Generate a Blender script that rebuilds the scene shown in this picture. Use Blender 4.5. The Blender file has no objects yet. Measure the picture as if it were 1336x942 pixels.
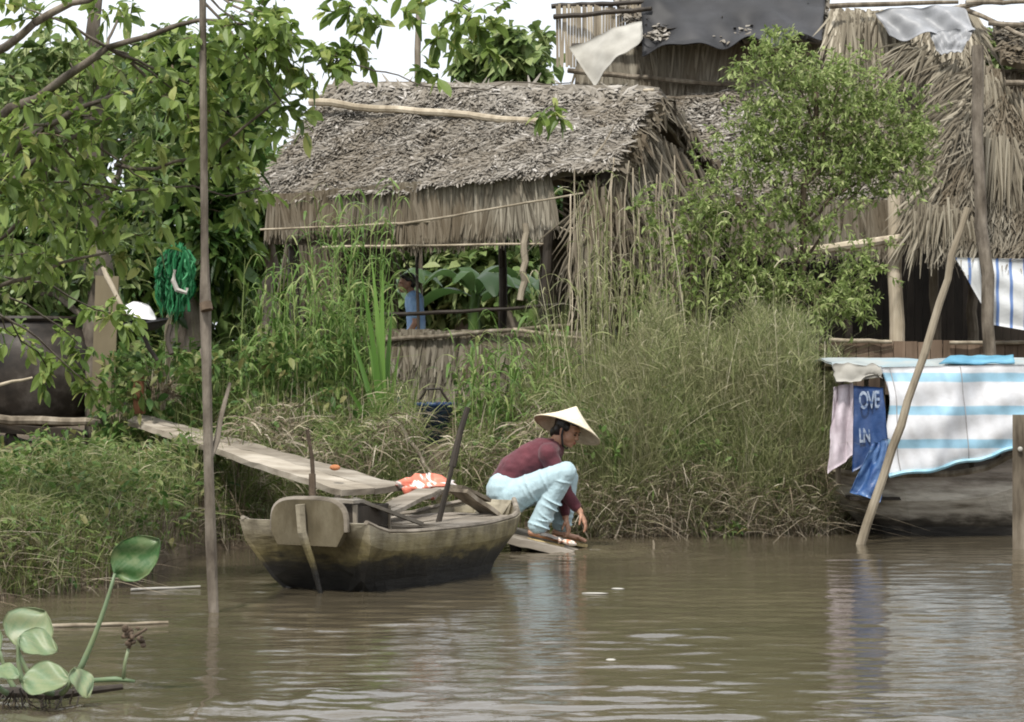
import bpy, bmesh, math
import numpy as np
from mathutils import Vector, Matrix, Euler

R = math.radians
F, CX, CY, CH = 3000.0, 668.0, 471.0, 1.3      # focal length (photo px), principal point, camera height (m)
sc = bpy.context.scene
col = sc.collection

# ------------------------------------------------------------------ camera, sky, sun, exposure
cam = bpy.data.objects.new('camera', bpy.data.cameras.new('camera'))
col.objects.link(cam)
cam.location = (0, 0, CH)
cam.rotation_euler = (R(90), 0, 0)
cam.data.sensor_width = 36
cam.data.lens = F / 1336 * 36
cam.data.clip_start = 0.1
cam.data.clip_end = 2000
sc.camera = cam

SUN_EL, SUN_AZ = R(58), R(200)        # azimuth measured clockwise from +Y: the sun stands behind the camera's left shoulder
w = bpy.data.worlds.new('World'); sc.world = w; w.use_nodes = True
nt = w.node_tree; nt.nodes.clear()
wo = nt.nodes.new('ShaderNodeOutputWorld'); bg = nt.nodes.new('ShaderNodeBackground')
sky = nt.nodes.new('ShaderNodeTexSky'); sky.sky_type = 'NISHITA'; sky.sun_disc = False
sky.sun_elevation = SUN_EL; sky.sun_rotation = SUN_AZ; sky.dust_density = 4.0
tcw = nt.nodes.new('ShaderNodeTexCoord'); nz = nt.nodes.new('ShaderNodeTexNoise')
nz.inputs['Scale'].default_value = 2.2; nz.inputs['Detail'].default_value = 5
rp = nt.nodes.new('ShaderNodeValToRGB')           # thin cloud veil with slightly greyer patches
rp.color_ramp.elements[0].position = .3; rp.color_ramp.elements[0].color = (9.5, 10.2, 11.2, 1)
rp.color_ramp.elements[1].position = .7; rp.color_ramp.elements[1].color = (15.5, 15.6, 15.8, 1)
mx = nt.nodes.new('ShaderNodeMix'); mx.data_type = 'RGBA'; mx.inputs[0].default_value = .86
nt.links.new(tcw.outputs['Generated'], nz.inputs['Vector']); nt.links.new(nz.outputs['Fac'], rp.inputs[0])
nt.links.new(sky.outputs[0], mx.inputs[6]); nt.links.new(rp.outputs[0], mx.inputs[7])
nt.links.new(mx.outputs[2], bg.inputs[0]); bg.inputs[1].default_value = 0.082
nt.links.new(bg.outputs[0], wo.inputs[0])

sun = bpy.data.objects.new('sun', bpy.data.lights.new('sun', 'SUN')); col.objects.link(sun)
sun.data.energy = 3.2; sun.data.angle = R(5); sun.data.color = (1, .96, .9)
sd = Vector((math.sin(SUN_AZ) * math.cos(SUN_EL), math.cos(SUN_AZ) * math.cos(SUN_EL), math.sin(SUN_EL)))
sun.rotation_euler = (-sd).to_track_quat('-Z', 'Y').to_euler()

vs = sc.view_settings
vs.view_transform = 'Standard'; vs.look = 'None'; vs.exposure = 0.45; vs.gamma = 1; vs.use_curve_mapping = False
sc.cycles.filter_width = 1.9
sc.cycles.max_bounces = 7; sc.cycles.diffuse_bounces = 3; sc.cycles.glossy_bounces = 3
sc.cycles.transmission_bounces = 4; sc.cycles.transparent_max_bounces = 4
sc.cycles.caustics_reflective = False; sc.cycles.caustics_refractive = False

# ------------------------------------------------------------------ helpers
rng = np.random.default_rng(7)
U = lambda a, b, n=None: rng.uniform(a, b, n)

def P(px, py, D):
    """the point at depth D metres that the photo shows at (px, py)"""
    return np.array(((px - CX) * D / F, D, CH - (py - CY) * D / F))

def shore(x):
    return np.interp(x, [-30, -8, -4, -2.8, -2.25, -2.12, -1.6, 0, .6, 2.3, 3, 8, 30],
                     [9, 11, 12, 12.5, 13.2, 15.7, 16.4, 17.1, 17.0, 17.2, 18.2, 18.6, 19])
def ground_z(x, y):
    x = np.asarray(x, float); y = np.asarray(y, float)
    d = y - shore(x)
    z = np.interp(d, [-40, -3, -1, 0, .25, .8, 2, 4, 8, 30, 300], [-1.6, -.9, -.45, -.03, .2, .42, .68, .9, .98, 1.1, 1.4])
    z = np.where(z > 0, z * np.interp(x, [-2.25, -1.95], [.70, 1]), z)
    lo = np.interp(x, [2.4, 3.2], [0, 1])
    z = np.where(d > .4, z - lo * .25, z)
    return z + .035 * np.sin(x * 5.1 + y * 2.3) + .03 * np.sin(x * 2.2 - y * 4.7) + .015 * np.sin(x * 13 + y * 11)

class MB:
    """collects shapes and links them as one mesh object"""
    def __init__(s):
        s.v = []; s.f = []; s.r = []; s.m = []; s.n = 0
    def add(s, V, Fc, r=None, mi=0):
        V = np.asarray(V, float).reshape(-1, 3)
        s.v.append(V)
        if isinstance(Fc, np.ndarray):
            s.f.append((Fc + s.n).tolist()); k = len(Fc)
        else:
            s.f.append([[i + s.n for i in f] for f in Fc]); k = len(Fc)
        if r is None: r = U(0, 1)
        s.r.append(np.full(k, r) if np.isscalar(r) else np.asarray(r))
        s.m.append(np.full(k, mi)); s.n += len(V)
        return s
    def merge(s, o, mi=1):
        for V, Fc, r in zip(o.v, o.f, o.r):
            s.add(V, np.zeros((0, 4), int), 0.0); s.n -= len(V); s.f.pop(); s.r.pop(); s.m.pop()
        k = s.n; off = 0
        tot = sum(len(V) for V in o.v)
        for Fc, r in zip(o.f, o.r):
            s.f.append([[i + k for i in f] for f in Fc]); s.r.append(r); s.m.append(np.full(len(Fc), mi))
        s.n += tot
        return s
    def box(s, c, size, rot=(0, 0, 0), r=None, mi=0):
        v = np.array([[x, y, z] for x in (-.5, .5) for y in (-.5, .5) for z in (-.5, .5)]) * size
        v = v @ np.array(Euler(rot).to_matrix()).T + c
        return s.add(v, [[0, 1, 3, 2], [4, 6, 7, 5], [0, 4, 5, 1], [2, 3, 7, 6], [0, 2, 6, 4], [1, 5, 7, 3]], r, mi)
    def hexa(s, b, t, r=None, mi=0):
        """solid between two four-cornered outlines"""
        return s.add(np.vstack([b, t]), [[3, 2, 1, 0], [4, 5, 6, 7]] + [[i, (i + 1) % 4, 4 + (i + 1) % 4, 4 + i] for i in range(4)], r, mi)
    def slab(s, pts, th, r=None):
        """a quad with thickness th along its normal"""
        p = np.array(pts, float); n = np.cross(p[1] - p[0], p[3] - p[0]); n /= np.linalg.norm(n)
        return s.hexa(p - n * th, p, r)
    def plank(s, a, b, wid, th, up=(0, 0, 1), r=None, wob=0.0, seg=6):
        a = np.array(a, float); b = np.array(b, float); d = (b - a) / np.linalg.norm(b - a)
        sd_ = np.cross(d, up); sd_ /= np.linalg.norm(sd_); u = np.cross(sd_, d)
        V = []
        for i in range(seg + 1):
            c = a + (b - a) * i / seg + u * U(-wob, wob); ww = wid * (1 + U(-wob, wob) * 3) / 2
            V += [c - sd_ * ww - u * th / 2, c + sd_ * ww - u * th / 2, c + sd_ * ww + u * th / 2, c - sd_ * ww + u * th / 2]
        Fc = [[3, 2, 1, 0][::-1]]
        for i in range(seg):
            for k in range(4): Fc.append([i * 4 + k, i * 4 + (k + 1) % 4, i * 4 + 4 + (k + 1) % 4, i * 4 + 4 + k])
        Fc.append([seg * 4 + k for k in range(4)][::-1])
        return s.add(V, Fc, r)
    def tube(s, pts, rad, n=7, r=None, knot=0.0, flat=1.0):
        p = np.array(pts, float); k = len(p); rad = np.broadcast_to(np.asarray(rad, float), (k,)).copy()
        if knot: rad *= 1 + U(-knot, knot, k)
        t = np.gradient(p, axis=0); t /= np.linalg.norm(t, axis=1)[:, None] + 1e-9
        ref = np.array((0, 0, 1.)) if abs(t[:, 2]).mean() < .8 else np.array((1., 0, 0))
        a = np.cross(t, ref); a /= np.linalg.norm(a, axis=1)[:, None] + 1e-9
        b = np.cross(t, a)
        th = np.linspace(0, 2 * np.pi, n, endpoint=False)
        V = p[:, None] + rad[:, None, None] * (np.cos(th)[None, :, None] * a[:, None] + flat * np.sin(th)[None, :, None] * b[:, None])
        Fc = [[i * n + j, i * n + (j + 1) % n, (i + 1) * n + (j + 1) % n, (i + 1) * n + j] for i in range(k - 1) for j in range(n)]
        Fc += [list(range(n))[::-1], [(k - 1) * n + j for j in range(n)]]
        return s.add(V.reshape(-1, 3), Fc, r)
    def pole(s, a, b, r0, r1=None, seg=10, wob=.01, n=8, knot=.06, r=None):
        a = np.array(a, float); b = np.array(b, float); t = np.linspace(0, 1, seg + 1)[:, None]
        p = a + (b - a) * t + rng.normal(0, wob, (seg + 1, 3)) * [1, 1, .3]
        ph = U(0, 6); p[:, 0] += np.sin(t[:, 0] * 3.1) * np.sin(ph) * wob * 3
        return s.tube(p, np.linspace(r0, r1 if r1 is not None else r0, seg + 1), n, r, knot)
    def ribbons(s, C, S, W, r=None, fold=0.0):
        """N strips along centre lines C[N,k,3], side vectors S[N,3] or [N,k,3], half widths W[N,k]"""
        C = np.asarray(C); N, k, _ = C.shape
        if S.ndim == 2: S = np.repeat(S[:, None], k, 1)
        S = S / (np.linalg.norm(S, axis=2)[..., None] + 1e-9)
        W = np.broadcast_to(W, (N, k))[..., None]
        if fold:
            T = np.gradient(C, axis=1); nn = np.cross(S, T); nn /= np.linalg.norm(nn, axis=2)[..., None] + 1e-9
            V = np.stack([C - S * W + nn * W * fold, C, C + S * W + nn * W * fold], 2); q = 3
        else:
            V = np.stack([C - S * W, C + S * W], 2); q = 2
        base = (np.arange(N) * k * q)[:, None, None, None] + (np.arange(k - 1) * q)[None, :, None, None] + np.arange(q - 1)[None, None, :, None]
        Fc = (base + np.array([0, 1, q + 1, q])).reshape(-1, 4)
        if r is None: r = U(0, 1, N)
        return s.add(V.reshape(-1, 3), Fc, np.repeat(r, (k - 1) * (q - 1)))
    def grid(s, G, r=None, th=0.0):
        """surface through a grid of points [a,b,3]; th gives it a real thickness"""
        G = np.asarray(G, float); a, b, _ = G.shape
        idx = np.arange(a * b).reshape(a, b)
        Fc = np.stack([idx[:-1, :-1], idx[1:, :-1], idx[1:, 1:], idx[:-1, 1:]], -1).reshape(-1, 4)
        if not th: return s.add(G.reshape(-1, 3), Fc, r if r is not None else 0.5)
        du = np.gradient(G, axis=0); dv = np.gradient(G, axis=1); n = np.cross(du, dv)
        n /= np.linalg.norm(n, axis=2)[..., None] + 1e-9
        H = G - n * th; o = a * b
        F2 = Fc[:, ::-1] + o
        rim = np.concatenate([idx[:, 0], idx[-1, 1:], idx[::-1, -1][1:], idx[0, ::-1][1:]])
        rf = np.stack([rim[:-1], rim[:-1] + o, rim[1:] + o, rim[1:]], -1)[:, ::-1]
        return s.add(np.vstack([G.reshape(-1, 3), H.reshape(-1, 3)]), np.vstack([Fc, F2, rf]), r if r is not None else 0.5)
    def ellipsoid(s, c, rad, rot=None, n=12, r=None):
        u = np.linspace(0, np.pi, n // 2 + 2)[1:-1]; v = np.linspace(0, 2 * np.pi, n, endpoint=False)
        pts = [[0, 0, 1]] + [[math.sin(a) * math.cos(b), math.sin(a) * math.sin(b), math.cos(a)] for a in u for b in v] + [[0, 0, -1]]
        V = np.array(pts) * rad
        if rot is not None: V = V @ np.array(rot).T
        V = V + c; m = len(u); Fc = []
        for j in range(n):
            Fc.append([0, 1 + j, 1 + (j + 1) % n])
            for i in range(m - 1): Fc.append([1 + i * n + j, 1 + (i + 1) * n + j, 1 + (i + 1) * n + (j + 1) % n, 1 + i * n + (j + 1) % n])
            Fc.append([1 + (m - 1) * n + j, m * n + 1, 1 + (m - 1) * n + (j + 1) % n])
        return s.add(V, Fc, r)
    def build(s, name, mat, parent=None, smooth=False, origin=None):
        V = np.vstack(s.v)
        if parent is not None: o = np.array(origin_of(parent))
        elif origin is not None: o = np.array(origin)
        else: o = np.array((V[:, 0].mean(), V[:, 1].mean(), V[:, 2].min()))
        V = V - o
        fs = [f for L in s.f for f in L]
        me = bpy.data.meshes.new(name)
        lens = np.fromiter((len(f) for f in fs), np.int32, len(fs))
        flat = np.fromiter((i for f in fs for i in f), np.int32, int(lens.sum()))
        me.vertices.add(len(V)); me.vertices.foreach_set('co', V.astype(np.float32).ravel())
        me.loops.add(len(flat)); me.loops.foreach_set('vertex_index', flat)
        me.polygons.add(len(fs))
        me.polygons.foreach_set('loop_start', np.concatenate([[0], np.cumsum(lens)[:-1]]).astype(np.int32))
        at = me.attributes.new('rnd', 'FLOAT', 'FACE')
        at.data.foreach_set('value', np.concatenate(s.r).astype(np.float32))
        mi = np.concatenate(s.m).astype(np.int32); me.polygons.foreach_set('material_index', mi)
        me.polygons.foreach_set('use_smooth', np.full(len(fs), smooth))
        me.update(calc_edges=True); me.validate()
        for m in (mat if isinstance(mat, (list, tuple)) else [mat]): me.materials.append(m)
        ob = bpy.data.objects.new(name, me); col.objects.link(ob)
        if parent is not None: ob.parent = parent
        else: ob.location = o
        return ob

def origin_of(o):
    p = Vector((0, 0, 0))
    while o is not None: p += o.location; o = o.parent
    return p
def tag(o, label=None, cat=None, group=None, kind=None):
    if label: o['label'] = label
    if cat: o['category'] = cat
    if group: o['group'] = group
    if kind: o['kind'] = kind
    return o
def empty(name, loc, label=None, cat=None, group=None):
    o = bpy.data.objects.new(name, None); col.objects.link(o); o.location = Vector([float(a) for a in loc])
    o.empty_display_size = .1
    return tag(o, label, cat, group)

# ------------------------------------------------------------------ materials
def srgb(h):
    c = [int(h[i:i + 2], 16) / 255 for i in (0, 2, 4)]
    return tuple([(x / 12.92 if x <= .04045 else ((x + .055) / 1.055) ** 2.4) for x in c] + [1])
def newmat(name):
    m = bpy.data.materials.new(name); m.use_nodes = True; n = m.node_tree.nodes; n.clear()
    out = n.new('ShaderNodeOutputMaterial'); p = n.new('ShaderNodeBsdfPrincipled')
    m.node_tree.links.new(p.outputs[0], out.inputs[0])
    return m, m.node_tree, p, out
def ramp(nt, cols, pos=None):
    r = nt.nodes.new('ShaderNodeValToRGB'); e = r.color_ramp.elements
    pos = pos or np.linspace(0, 1, len(cols)).tolist()
    while len(e) < len(cols): e.new(.5)
    for i, c in enumerate(cols): e[i].position = pos[i]; e[i].color = c if len(c) == 4 else (*c, 1)
    return r
def noise(nt, scale, detail=4, vec=(1, 1, 1), rough=.6, dist=0.0, out='Fac'):
    tc = nt.nodes.new('ShaderNodeTexCoord'); mp = nt.nodes.new('ShaderNodeMapping'); mp.inputs['Scale'].default_value = vec
    n = nt.nodes.new('ShaderNodeTexNoise'); n.inputs['Scale'].default_value = scale; n.inputs['Detail'].default_value = detail
    n.inputs['Roughness'].default_value = rough; n.inputs['Distortion'].default_value = dist
    nt.links.new(tc.outputs['Object'], mp.inputs[0]); nt.links.new(mp.outputs[0], n.inputs[0])
    return n.outputs[out]
def mixc(nt, f, a, b, mode='MIX'):
    m = nt.nodes.new('ShaderNodeMix'); m.data_type = 'RGBA'; m.blend_type = mode
    if isinstance(f, (int, float)): m.inputs[0].default_value = f
    else: nt.links.new(f, m.inputs[0])
    for k, c in ((6, a), (7, b)):
        if isinstance(c, tuple): m.inputs[k].default_value = c
        else: nt.links.new(c, m.inputs[k])
    return m.outputs[2]
def bump(nt, p, h, strength=.5, dist=.01):
    b = nt.nodes.new('ShaderNodeBump'); b.inputs['Strength'].default_value = strength; b.inputs['Distance'].default_value = dist
    nt.links.new(h, b.inputs['Height']); nt.links.new(b.outputs[0], p.inputs['Normal'])
def leafmat(name, cols, pos=None, rough=.5, trans=.35, spec=.3, patch=None):
    """colour per leaf or strip; light also passes through it"""
    m, nt, p, out = newmat(name)
    a = nt.nodes.new('ShaderNodeAttribute'); a.attribute_name = 'rnd'
    r = ramp(nt, cols, pos); nt.links.new(a.outputs['Fac'], r.inputs[0]); c = r.outputs[0]
    if patch:
        n_ = noise(nt, patch[0], 3); rr = ramp(nt, [(0, 0, 0, 1), (1, 1, 1, 1)], [.42, .62]); nt.links.new(n_, rr.inputs[0])
        c = mixc(nt, rr.outputs[0], c, mixc(nt, patch[2] if len(patch) > 2 else .6, c, patch[1]))
    nt.links.new(c, p.inputs['Base Color']); p.inputs['Roughness'].default_value = rough; p.inputs['Specular IOR Level'].default_value = spec
    if trans:
        t = nt.nodes.new('ShaderNodeBsdfTranslucent'); nt.links.new(c, t.inputs[0])
        s = nt.nodes.new('ShaderNodeMixShader'); s.inputs[0].default_value = trans
        nt.links.new(p.outputs[0], s.inputs[1]); nt.links.new(t.outputs[0], s.inputs[2]); nt.links.new(s.outputs[0], out.inputs[0])
    return m
def surf(name, cols, scale=8, vec=(1, 1, 1), rough=.85, bmp=.5, bd=.01, spec=.25, byface=0.35, pos=None, detail=6, metal=0):
    """weathered surface: noise drawn out along the grain, plus a shift per piece"""
    m, nt, p, out = newmat(name)
    n1 = noise(nt, scale, detail, vec); r = ramp(nt, cols, pos or np.linspace(.3, .72, len(cols)).tolist()); nt.links.new(n1, r.inputs[0])
    a = nt.nodes.new('ShaderNodeAttribute'); a.attribute_name = 'rnd'
    ra = ramp(nt, [(1 - byface,) * 3 + (1,), (1 + byface * .4,) * 3 + (1,)]); nt.links.new(a.outputs['Fac'], ra.inputs[0])
    n2 = noise(nt, scale * .21, 3); r2 = ramp(nt, [(.72, .7, .66, 1), (1.1, 1.1, 1.1, 1)], [.35, .65]); nt.links.new(n2, r2.inputs[0])
    c = mixc(nt, 1.0, mixc(nt, 1.0, r.outputs[0], ra.outputs[0], 'MULTIPLY'), r2.outputs[0], 'MULTIPLY')
    nt.links.new(c, p.inputs['Base Color']); p.inputs['Roughness'].default_value = rough; p.inputs['Specular IOR Level'].default_value = spec
    p.inputs['Metallic'].default_value = metal
    if bmp: bump(nt, p, n1, bmp, bd)
    return m

M = {}
M['thatch_roof'] = leafmat('grey_palm_thatch', [(.075, .063, .05), (.165, .147, .12), (.25, .228, .195), (.33, .305, .265), (.54, .51, .47)], [0, .2, .6, .93, 1], .8, .08, .2, (1.6, (.16, .13, .09, 1), .5))
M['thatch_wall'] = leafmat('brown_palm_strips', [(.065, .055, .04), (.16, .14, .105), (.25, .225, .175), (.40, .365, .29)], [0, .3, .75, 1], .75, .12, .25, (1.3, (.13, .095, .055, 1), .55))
M['thatch_straw'] = leafmat('dry_straw_leaves', [(.09, .075, .052), (.21, .18, .13), (.32, .285, .215), (.52, .47, .37)], [0, .3, .75, 1], .7, .15, .25)
M['under'] = surf('old_thatch_backing', [(.035, .028, .02, 1), (.10, .08, .055, 1)], 14, (1, 1, .3))
M['wood'] = surf('weathered_wood', [(.055, .043, .03, 1), (.19, .16, .12, 1), (.36, .32, .26, 1)], 9, (1, 1, .18))
M['wood_pale'] = surf('pale_bare_wood', [(.22, .18, .13, 1), (.40, .345, .26, 1), (.52, .46, .36, 1)], 9, (1, 1, .15))
M['wood_dark'] = surf('dark_wet_and_shaded_wood', [(.025, .02, .015, 1), (.07, .056, .042, 1)], 9, (1, 1, .2), rough=.6)
M['wood_x'] = surf('grey_boards', [(.09, .075, .058, 1), (.24, .21, .17, 1), (.38, .34, .29, 1)], 7, (.25, 1, 1))
M['plank'] = surf('sun_bleached_plank', [(.15, .125, .095, 1), (.29, .255, .205, 1), (.40, .36, .30, 1)], 7, (.3, 1, 1))
M['boards_brown'] = surf('brown_boards', [(.07, .048, .032, 1), (.17, .12, .085, 1), (.24, .18, .13, 1)], 7, (1, 1, .1))
M['bark'] = surf('grey_bark', [(.08, .065, .05, 1), (.17, .145, .115, 1), (.27, .235, .19, 1)], 12, (1, 1, .35), bmp=1, bd=.02)
M['twig'] = surf('brown_twigs', [(.07, .05, .035, 1), (.16, .12, .085, 1)], 20, bmp=.3)
M['mud'] = surf('river_mud', [(.05, .037, .024, 1), (.115, .088, .058, 1), (.16, .13, .085, 1)], 3, rough=.8, bmp=1, bd=.05)
M['leaf_broad'] = leafmat('broad_green_leaves', [(.08, .135, .03), (.17, .25, .055), (.28, .37, .10), (.46, .48, .17)], [0, .35, .85, 1], .45, .5, .4)
M['leaf_dark'] = leafmat('dark_green_leaves', [(.025, .055, .014), (.055, .115, .025), (.105, .175, .04), (.17, .23, .06)], None, .4, .3, .4)
M['leaf_bg'] = leafmat('distant_green_leaves', [(.06, .10, .03), (.125, .19, .055), (.21, .28, .095), (.32, .36, .16)], None, .5, .35, .3)
M['leaf_light'] = leafmat('light_feathery_leaves', [(.10, .15, .04), (.21, .28, .08), (.32, .40, .14), (.46, .50, .24)], None, .5, .45, .3)
M['leaf_bank'] = leafmat('bank_plant_leaves', [(.04, .09, .02), (.09, .16, .035), (.15, .22, .06), (.22, .2, .08)], None, .5, .35, .3)
M['grass'] = leafmat('olive_grass', [(.08, .10, .038), (.175, .215, .08), (.27, .305, .125), (.41, .40, .22), (.60, .55, .41)], [0, .3, .56, .76, 1], .6, .4, .2, (2.4, (.22, .19, .12, 1), .45))
M['grass_green'] = leafmat('green_grass', [(.07, .11, .03), (.145, .195, .06), (.235, .28, .10), (.36, .34, .18), (.54, .48, .33)], [0, .3, .65, .85, 1], .55, .38, .25, (1.4, (.10, .13, .03, 1), .5))
M['dry'] = leafmat('dead_grass', [(.07, .055, .035), (.19, .15, .10), (.33, .28, .20), (.5, .44, .34)], None, .7, .2, .2)
M['reed'] = leafmat('reed_leaves', [(.07, .14, .03), (.13, .22, .05), (.20, .30, .085), (.34, .36, .15)], None, .5, .4, .3)
M['banana'] = leafmat('banana_leaf', [(.022, .055, .014), (.04, .09, .022), (.07, .13, .04)], None, .35, .4, .5)
M['blade'] = leafmat('broad_blade_leaf', [(.08, .17, .03), (.13, .26, .05), (.20, .34, .08)], None, .4, .4, .4)
M['hyacinth'] = leafmat('water_hyacinth_leaf', [(.05, .13, .035), (.12, .20, .09), (.19, .27, .15), (.30, .33, .19)], None, .42, .3, .4, (14, (.26, .30, .14, 1), .5))
M['hull'] = None
# ------------------------------------------------------------------ ground and water
def axis(lo, a, b, hi, step):
    core = np.arange(a, b, step)
    l = a - (np.geomspace(1, 1 + (a - lo), 14) - 1)[1:][::-1]; h = b + (np.geomspace(1, 1 + (hi - b), 14) - 1)
    return np.concatenate([l, core, h])
gx = axis(-400, -7, 8, 400, .12); gy = axis(-60, 9, 30, 700, .12)
X, Y = np.meshgrid(gx, gy, indexing='ij')
g = MB().grid(np.stack([X, Y, ground_z(X, Y)], -1))
ground = tag(g.build('ground', M['mud'], smooth=True, origin=(0, 0, 0)), 'muddy brown river bank rising behind the water', None, None, 'structure')

m, nt, p, out = newmat('river_water')
n_ = noise(nt, .5, 4, (1, 2.2, 1)); r_ = ramp(nt, [(.060, .050, .032, 1), (.088, .072, .047, 1)], [.35, .65]); nt.links.new(n_, r_.inputs[0])
nt.links.new(r_.outputs[0], p.inputs['Base Color']); p.inputs['Roughness'].default_value = .045; p.inputs['IOR'].default_value = 1.55
bump(nt, p, noise(nt, 14, 4, (.35, 1.3, 1)), .30, .01)
M['water'] = m
wx = axis(-300, -5.0, 5.4, 300, .042); wy = axis(-200, 6.8, 18.8, 19.6, .022)
X, Y = np.meshgrid(wx, wy, indexing='ij'); Z = np.zeros_like(X)
wr = np.random.default_rng(3)
for i in range(60):
    lam = np.exp(wr.uniform(np.log(.085), np.log(.75))); th = wr.normal(0, .30) + (R(4)); k = 2 * np.pi / lam
    am = .0027 * lam * wr.uniform(.5, 1.2) * (1.0 if lam < .3 else .45)
    ph = wr.uniform(0, 6.28)
    Z += am * np.sin(k * (X * np.sin(th) + Y * np.cos(th)) + ph + .8 * np.sin(X * .7 + i))
fade = np.clip((Y - 3) / 4, 0, 1) * np.clip((8 - np.abs(X)) / 3, 0, 1)
calm = .5 + .55 * np.clip((14.5 - Y) / 6, 0, 1) + .3 * np.clip((9.6 - Y) / 2, 0, 1) + .25 * np.sin(X * 1.1 + Y * .9) * np.sin(Y * 1.7 - X * .4)
Z *= fade * calm
rr = np.hypot(X - .58, (Y - 15.9)); Z += .011 * np.sin(rr * 34) * np.exp(-rr * 1.9) * fade * (rr > .05)
Z += .010 * np.exp(-((rr - .32) / .2) ** 2) * np.sin(X * 61 + 1) * np.sin(Y * 53)
# two low wakes that catch the sky
for (x0, y0, x1, y1) in ((-2.3, 8.2, -.55, 9.0), (-2.7, 7.9, -.9, 8.6)):
    tt = np.clip(((X - x0) * (x1 - x0) + (Y - y0) * (y1 - y0)) / ((x1 - x0) ** 2 + (y1 - y0) ** 2), 0, 1)
    dd = Y - (y0 + (y1 - y0) * tt); dist = np.hypot(X - (x0 + (x1 - x0) * tt), dd)
    Z += .011 * np.exp(-(dist / .13) ** 2) * (1 + .8 * np.sin(X * 23) * np.sin(X * 7.3 + 1))
water = tag(MB().grid(np.stack([X, Y, Z], -1)).build('water', M['water'], smooth=True, origin=(0, 0, 0)), 'muddy brown river with soft ripples', None, None, 'structure')

# ------------------------------------------------------------------ thatch
def patch(c, u, v):
    """bilinear point on the quad c = (top-left, top-right, bottom-right, bottom-left)"""
    a, b, d, e = [np.asarray(q, float) for q in c]; u = np.asarray(u)[..., None]; v = np.asarray(v)[..., None]
    return (a * (1 - u) + b * u) * (1 - v) + (e * (1 - u) + d * u) * v
def wave(u, v, seed=0):
    return sum(np.sin(u * q * 7 + v * s * 5 + seed * q + s) for q, s in ((1.3, .7), (2.9, 1.9), (4.7, 3.1), (7.9, 2.3))) / 4
def flakes(mb, c, n, L=(.12, .26), W=(.012, .03), spread=.55, lift=.035, out=.01, rr=(0, 1), overhang=.03, sag=0, rows=0, amp=0):
    """loose leaf strips lying down the slope of quad c"""
    u = U(0, 1, n); v = U(0, 1, n) * (1 + overhang)
    if rows: v = (np.floor(v * rows) + U(0, .25, n)) / rows
    p0 = patch(c, u, v); a, b, d, e = [np.asarray(q, float) for q in c]
    down = (e + d - a - b); down /= np.linalg.norm(down); side = (b - a) / np.linalg.norm(b - a)
    nn = np.cross(down, side); nn /= np.linalg.norm(nn)
    if nn[2] < -.05 or (abs(nn[2]) <= .05 and nn[1] > 0): nn = -nn
    p0 = p0 - np.cross(side, down) * 0 + (np.cross(side, down) * (amp * wave(u, v))[:, None] if amp else 0)
    an = rng.normal(0, spread, n); Ls = U(*L, n)
    dr = down * np.cos(an)[:, None] + side * np.sin(an)[:, None]
    sv = side * np.cos(an)[:, None] - down * np.sin(an)[:, None] + nn * rng.normal(0, .35, n)[:, None]
    li = np.abs(rng.normal(0, lift, n)); t = np.linspace(0, 1, 4)
    C = p0[:, None] + dr[:, None] * (Ls[:, None] * t)[..., None] + nn * (out + li[:, None] * (t ** 1.5) + U(0, .02, n)[:, None])[..., None]
    if sag: C[..., 2] -= sag * t ** 2 * Ls[:, None]
    Wd = U(*W, n)[:, None] * np.array([.7, 1, .85, .25])
    return mb.ribbons(C, sv, Wd, U(rr[0], rr[1], n), fold=.25)
def wavy(c, a, b, amp, seed=0):
    u, v = np.meshgrid(np.linspace(0, 1, a), np.linspace(0, 1, b), indexing='ij'); G = patch(c, u, v)
    n = np.cross(G[-1, 0] - G[0, 0], G[0, -1] - G[0, 0]); n /= np.linalg.norm(n)
    return G + n * (amp * wave(u, v, seed))[..., None]
def thatch_sheet(name, parent, c, n, mat, th=.06, amp=.03, **kw):
    mb = MB(); mb.grid(wavy(c, 24, 12, amp), r=.12, th=-th)
    flakes(mb, c, n, amp=amp, **kw)
    return mb.build(name, M[mat], parent)

# ---- the low hut in the middle
pkR, pkL = P(858, 122, 21.25), P(432, 112, 22.55)
FR, FL = P(803, 216, 20.0), P(326, 262, 21.3)
BR = P(928, 220, 22.5); BL = FL + (BR - FR)
hut = empty('thatched_hut', (-.5, 21.5, .95), 'low open-sided hut with sagging grey palm thatch roof behind the squatting woman', 'hut')
rf = thatch_sheet('roof', hut, (pkL, pkR, FR, FL), 24000, 'thatch_roof', amp=.05, th=.08, L=(.05, .14), W=(.005, .014), lift=.016, spread=.75)
bk = MB(); bk.grid(wavy((pkR, pkL, BL, BR), 20, 10, .04), r=.2, th=.08); flakes(bk, (pkR, pkL, BL, BR), 1500)
bk.build('rear_roof_slope', M['thatch_roof'], hut)
# ragged end of the roof at the gable
e = MB()
for (a, b, dv) in ((pkR, FR, .0), (pkR, BR, .0)):
    for k in range(3):
        e.pole(a + [0, 0, -.05 - k * .05], b + [0, 0, -.05 - k * .05], .022, .018)
n = 260; t = U(0, 1, n)[:, None]; base = np.where(U(0, 1, n)[:, None] < .6, pkR + (BR - pkR) * t, pkR + (FR - pkR) * t)
q = np.stack([base, base + np.stack([U(0, .12, n), U(-.1, .05, n), U(-.12, .02, n)], 1), base + np.stack([U(.02, .2, n), U(-.15, .05, n), U(-.3, -.06, n)], 1)], 1)
e.ribbons(q, rng.normal(0, 1, (n, 3)), np.array([.022, .022, .006]), U(0, .6, n))
e.build('gable_edge', M['thatch_wall'], hut)
r_ = MB(); r_.pole(P(405, 133, 22.1), P(800, 168, 20.75), .038, .03, 14, .02); r_.build('roof_pole', M['wood_pale'], hut)
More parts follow.
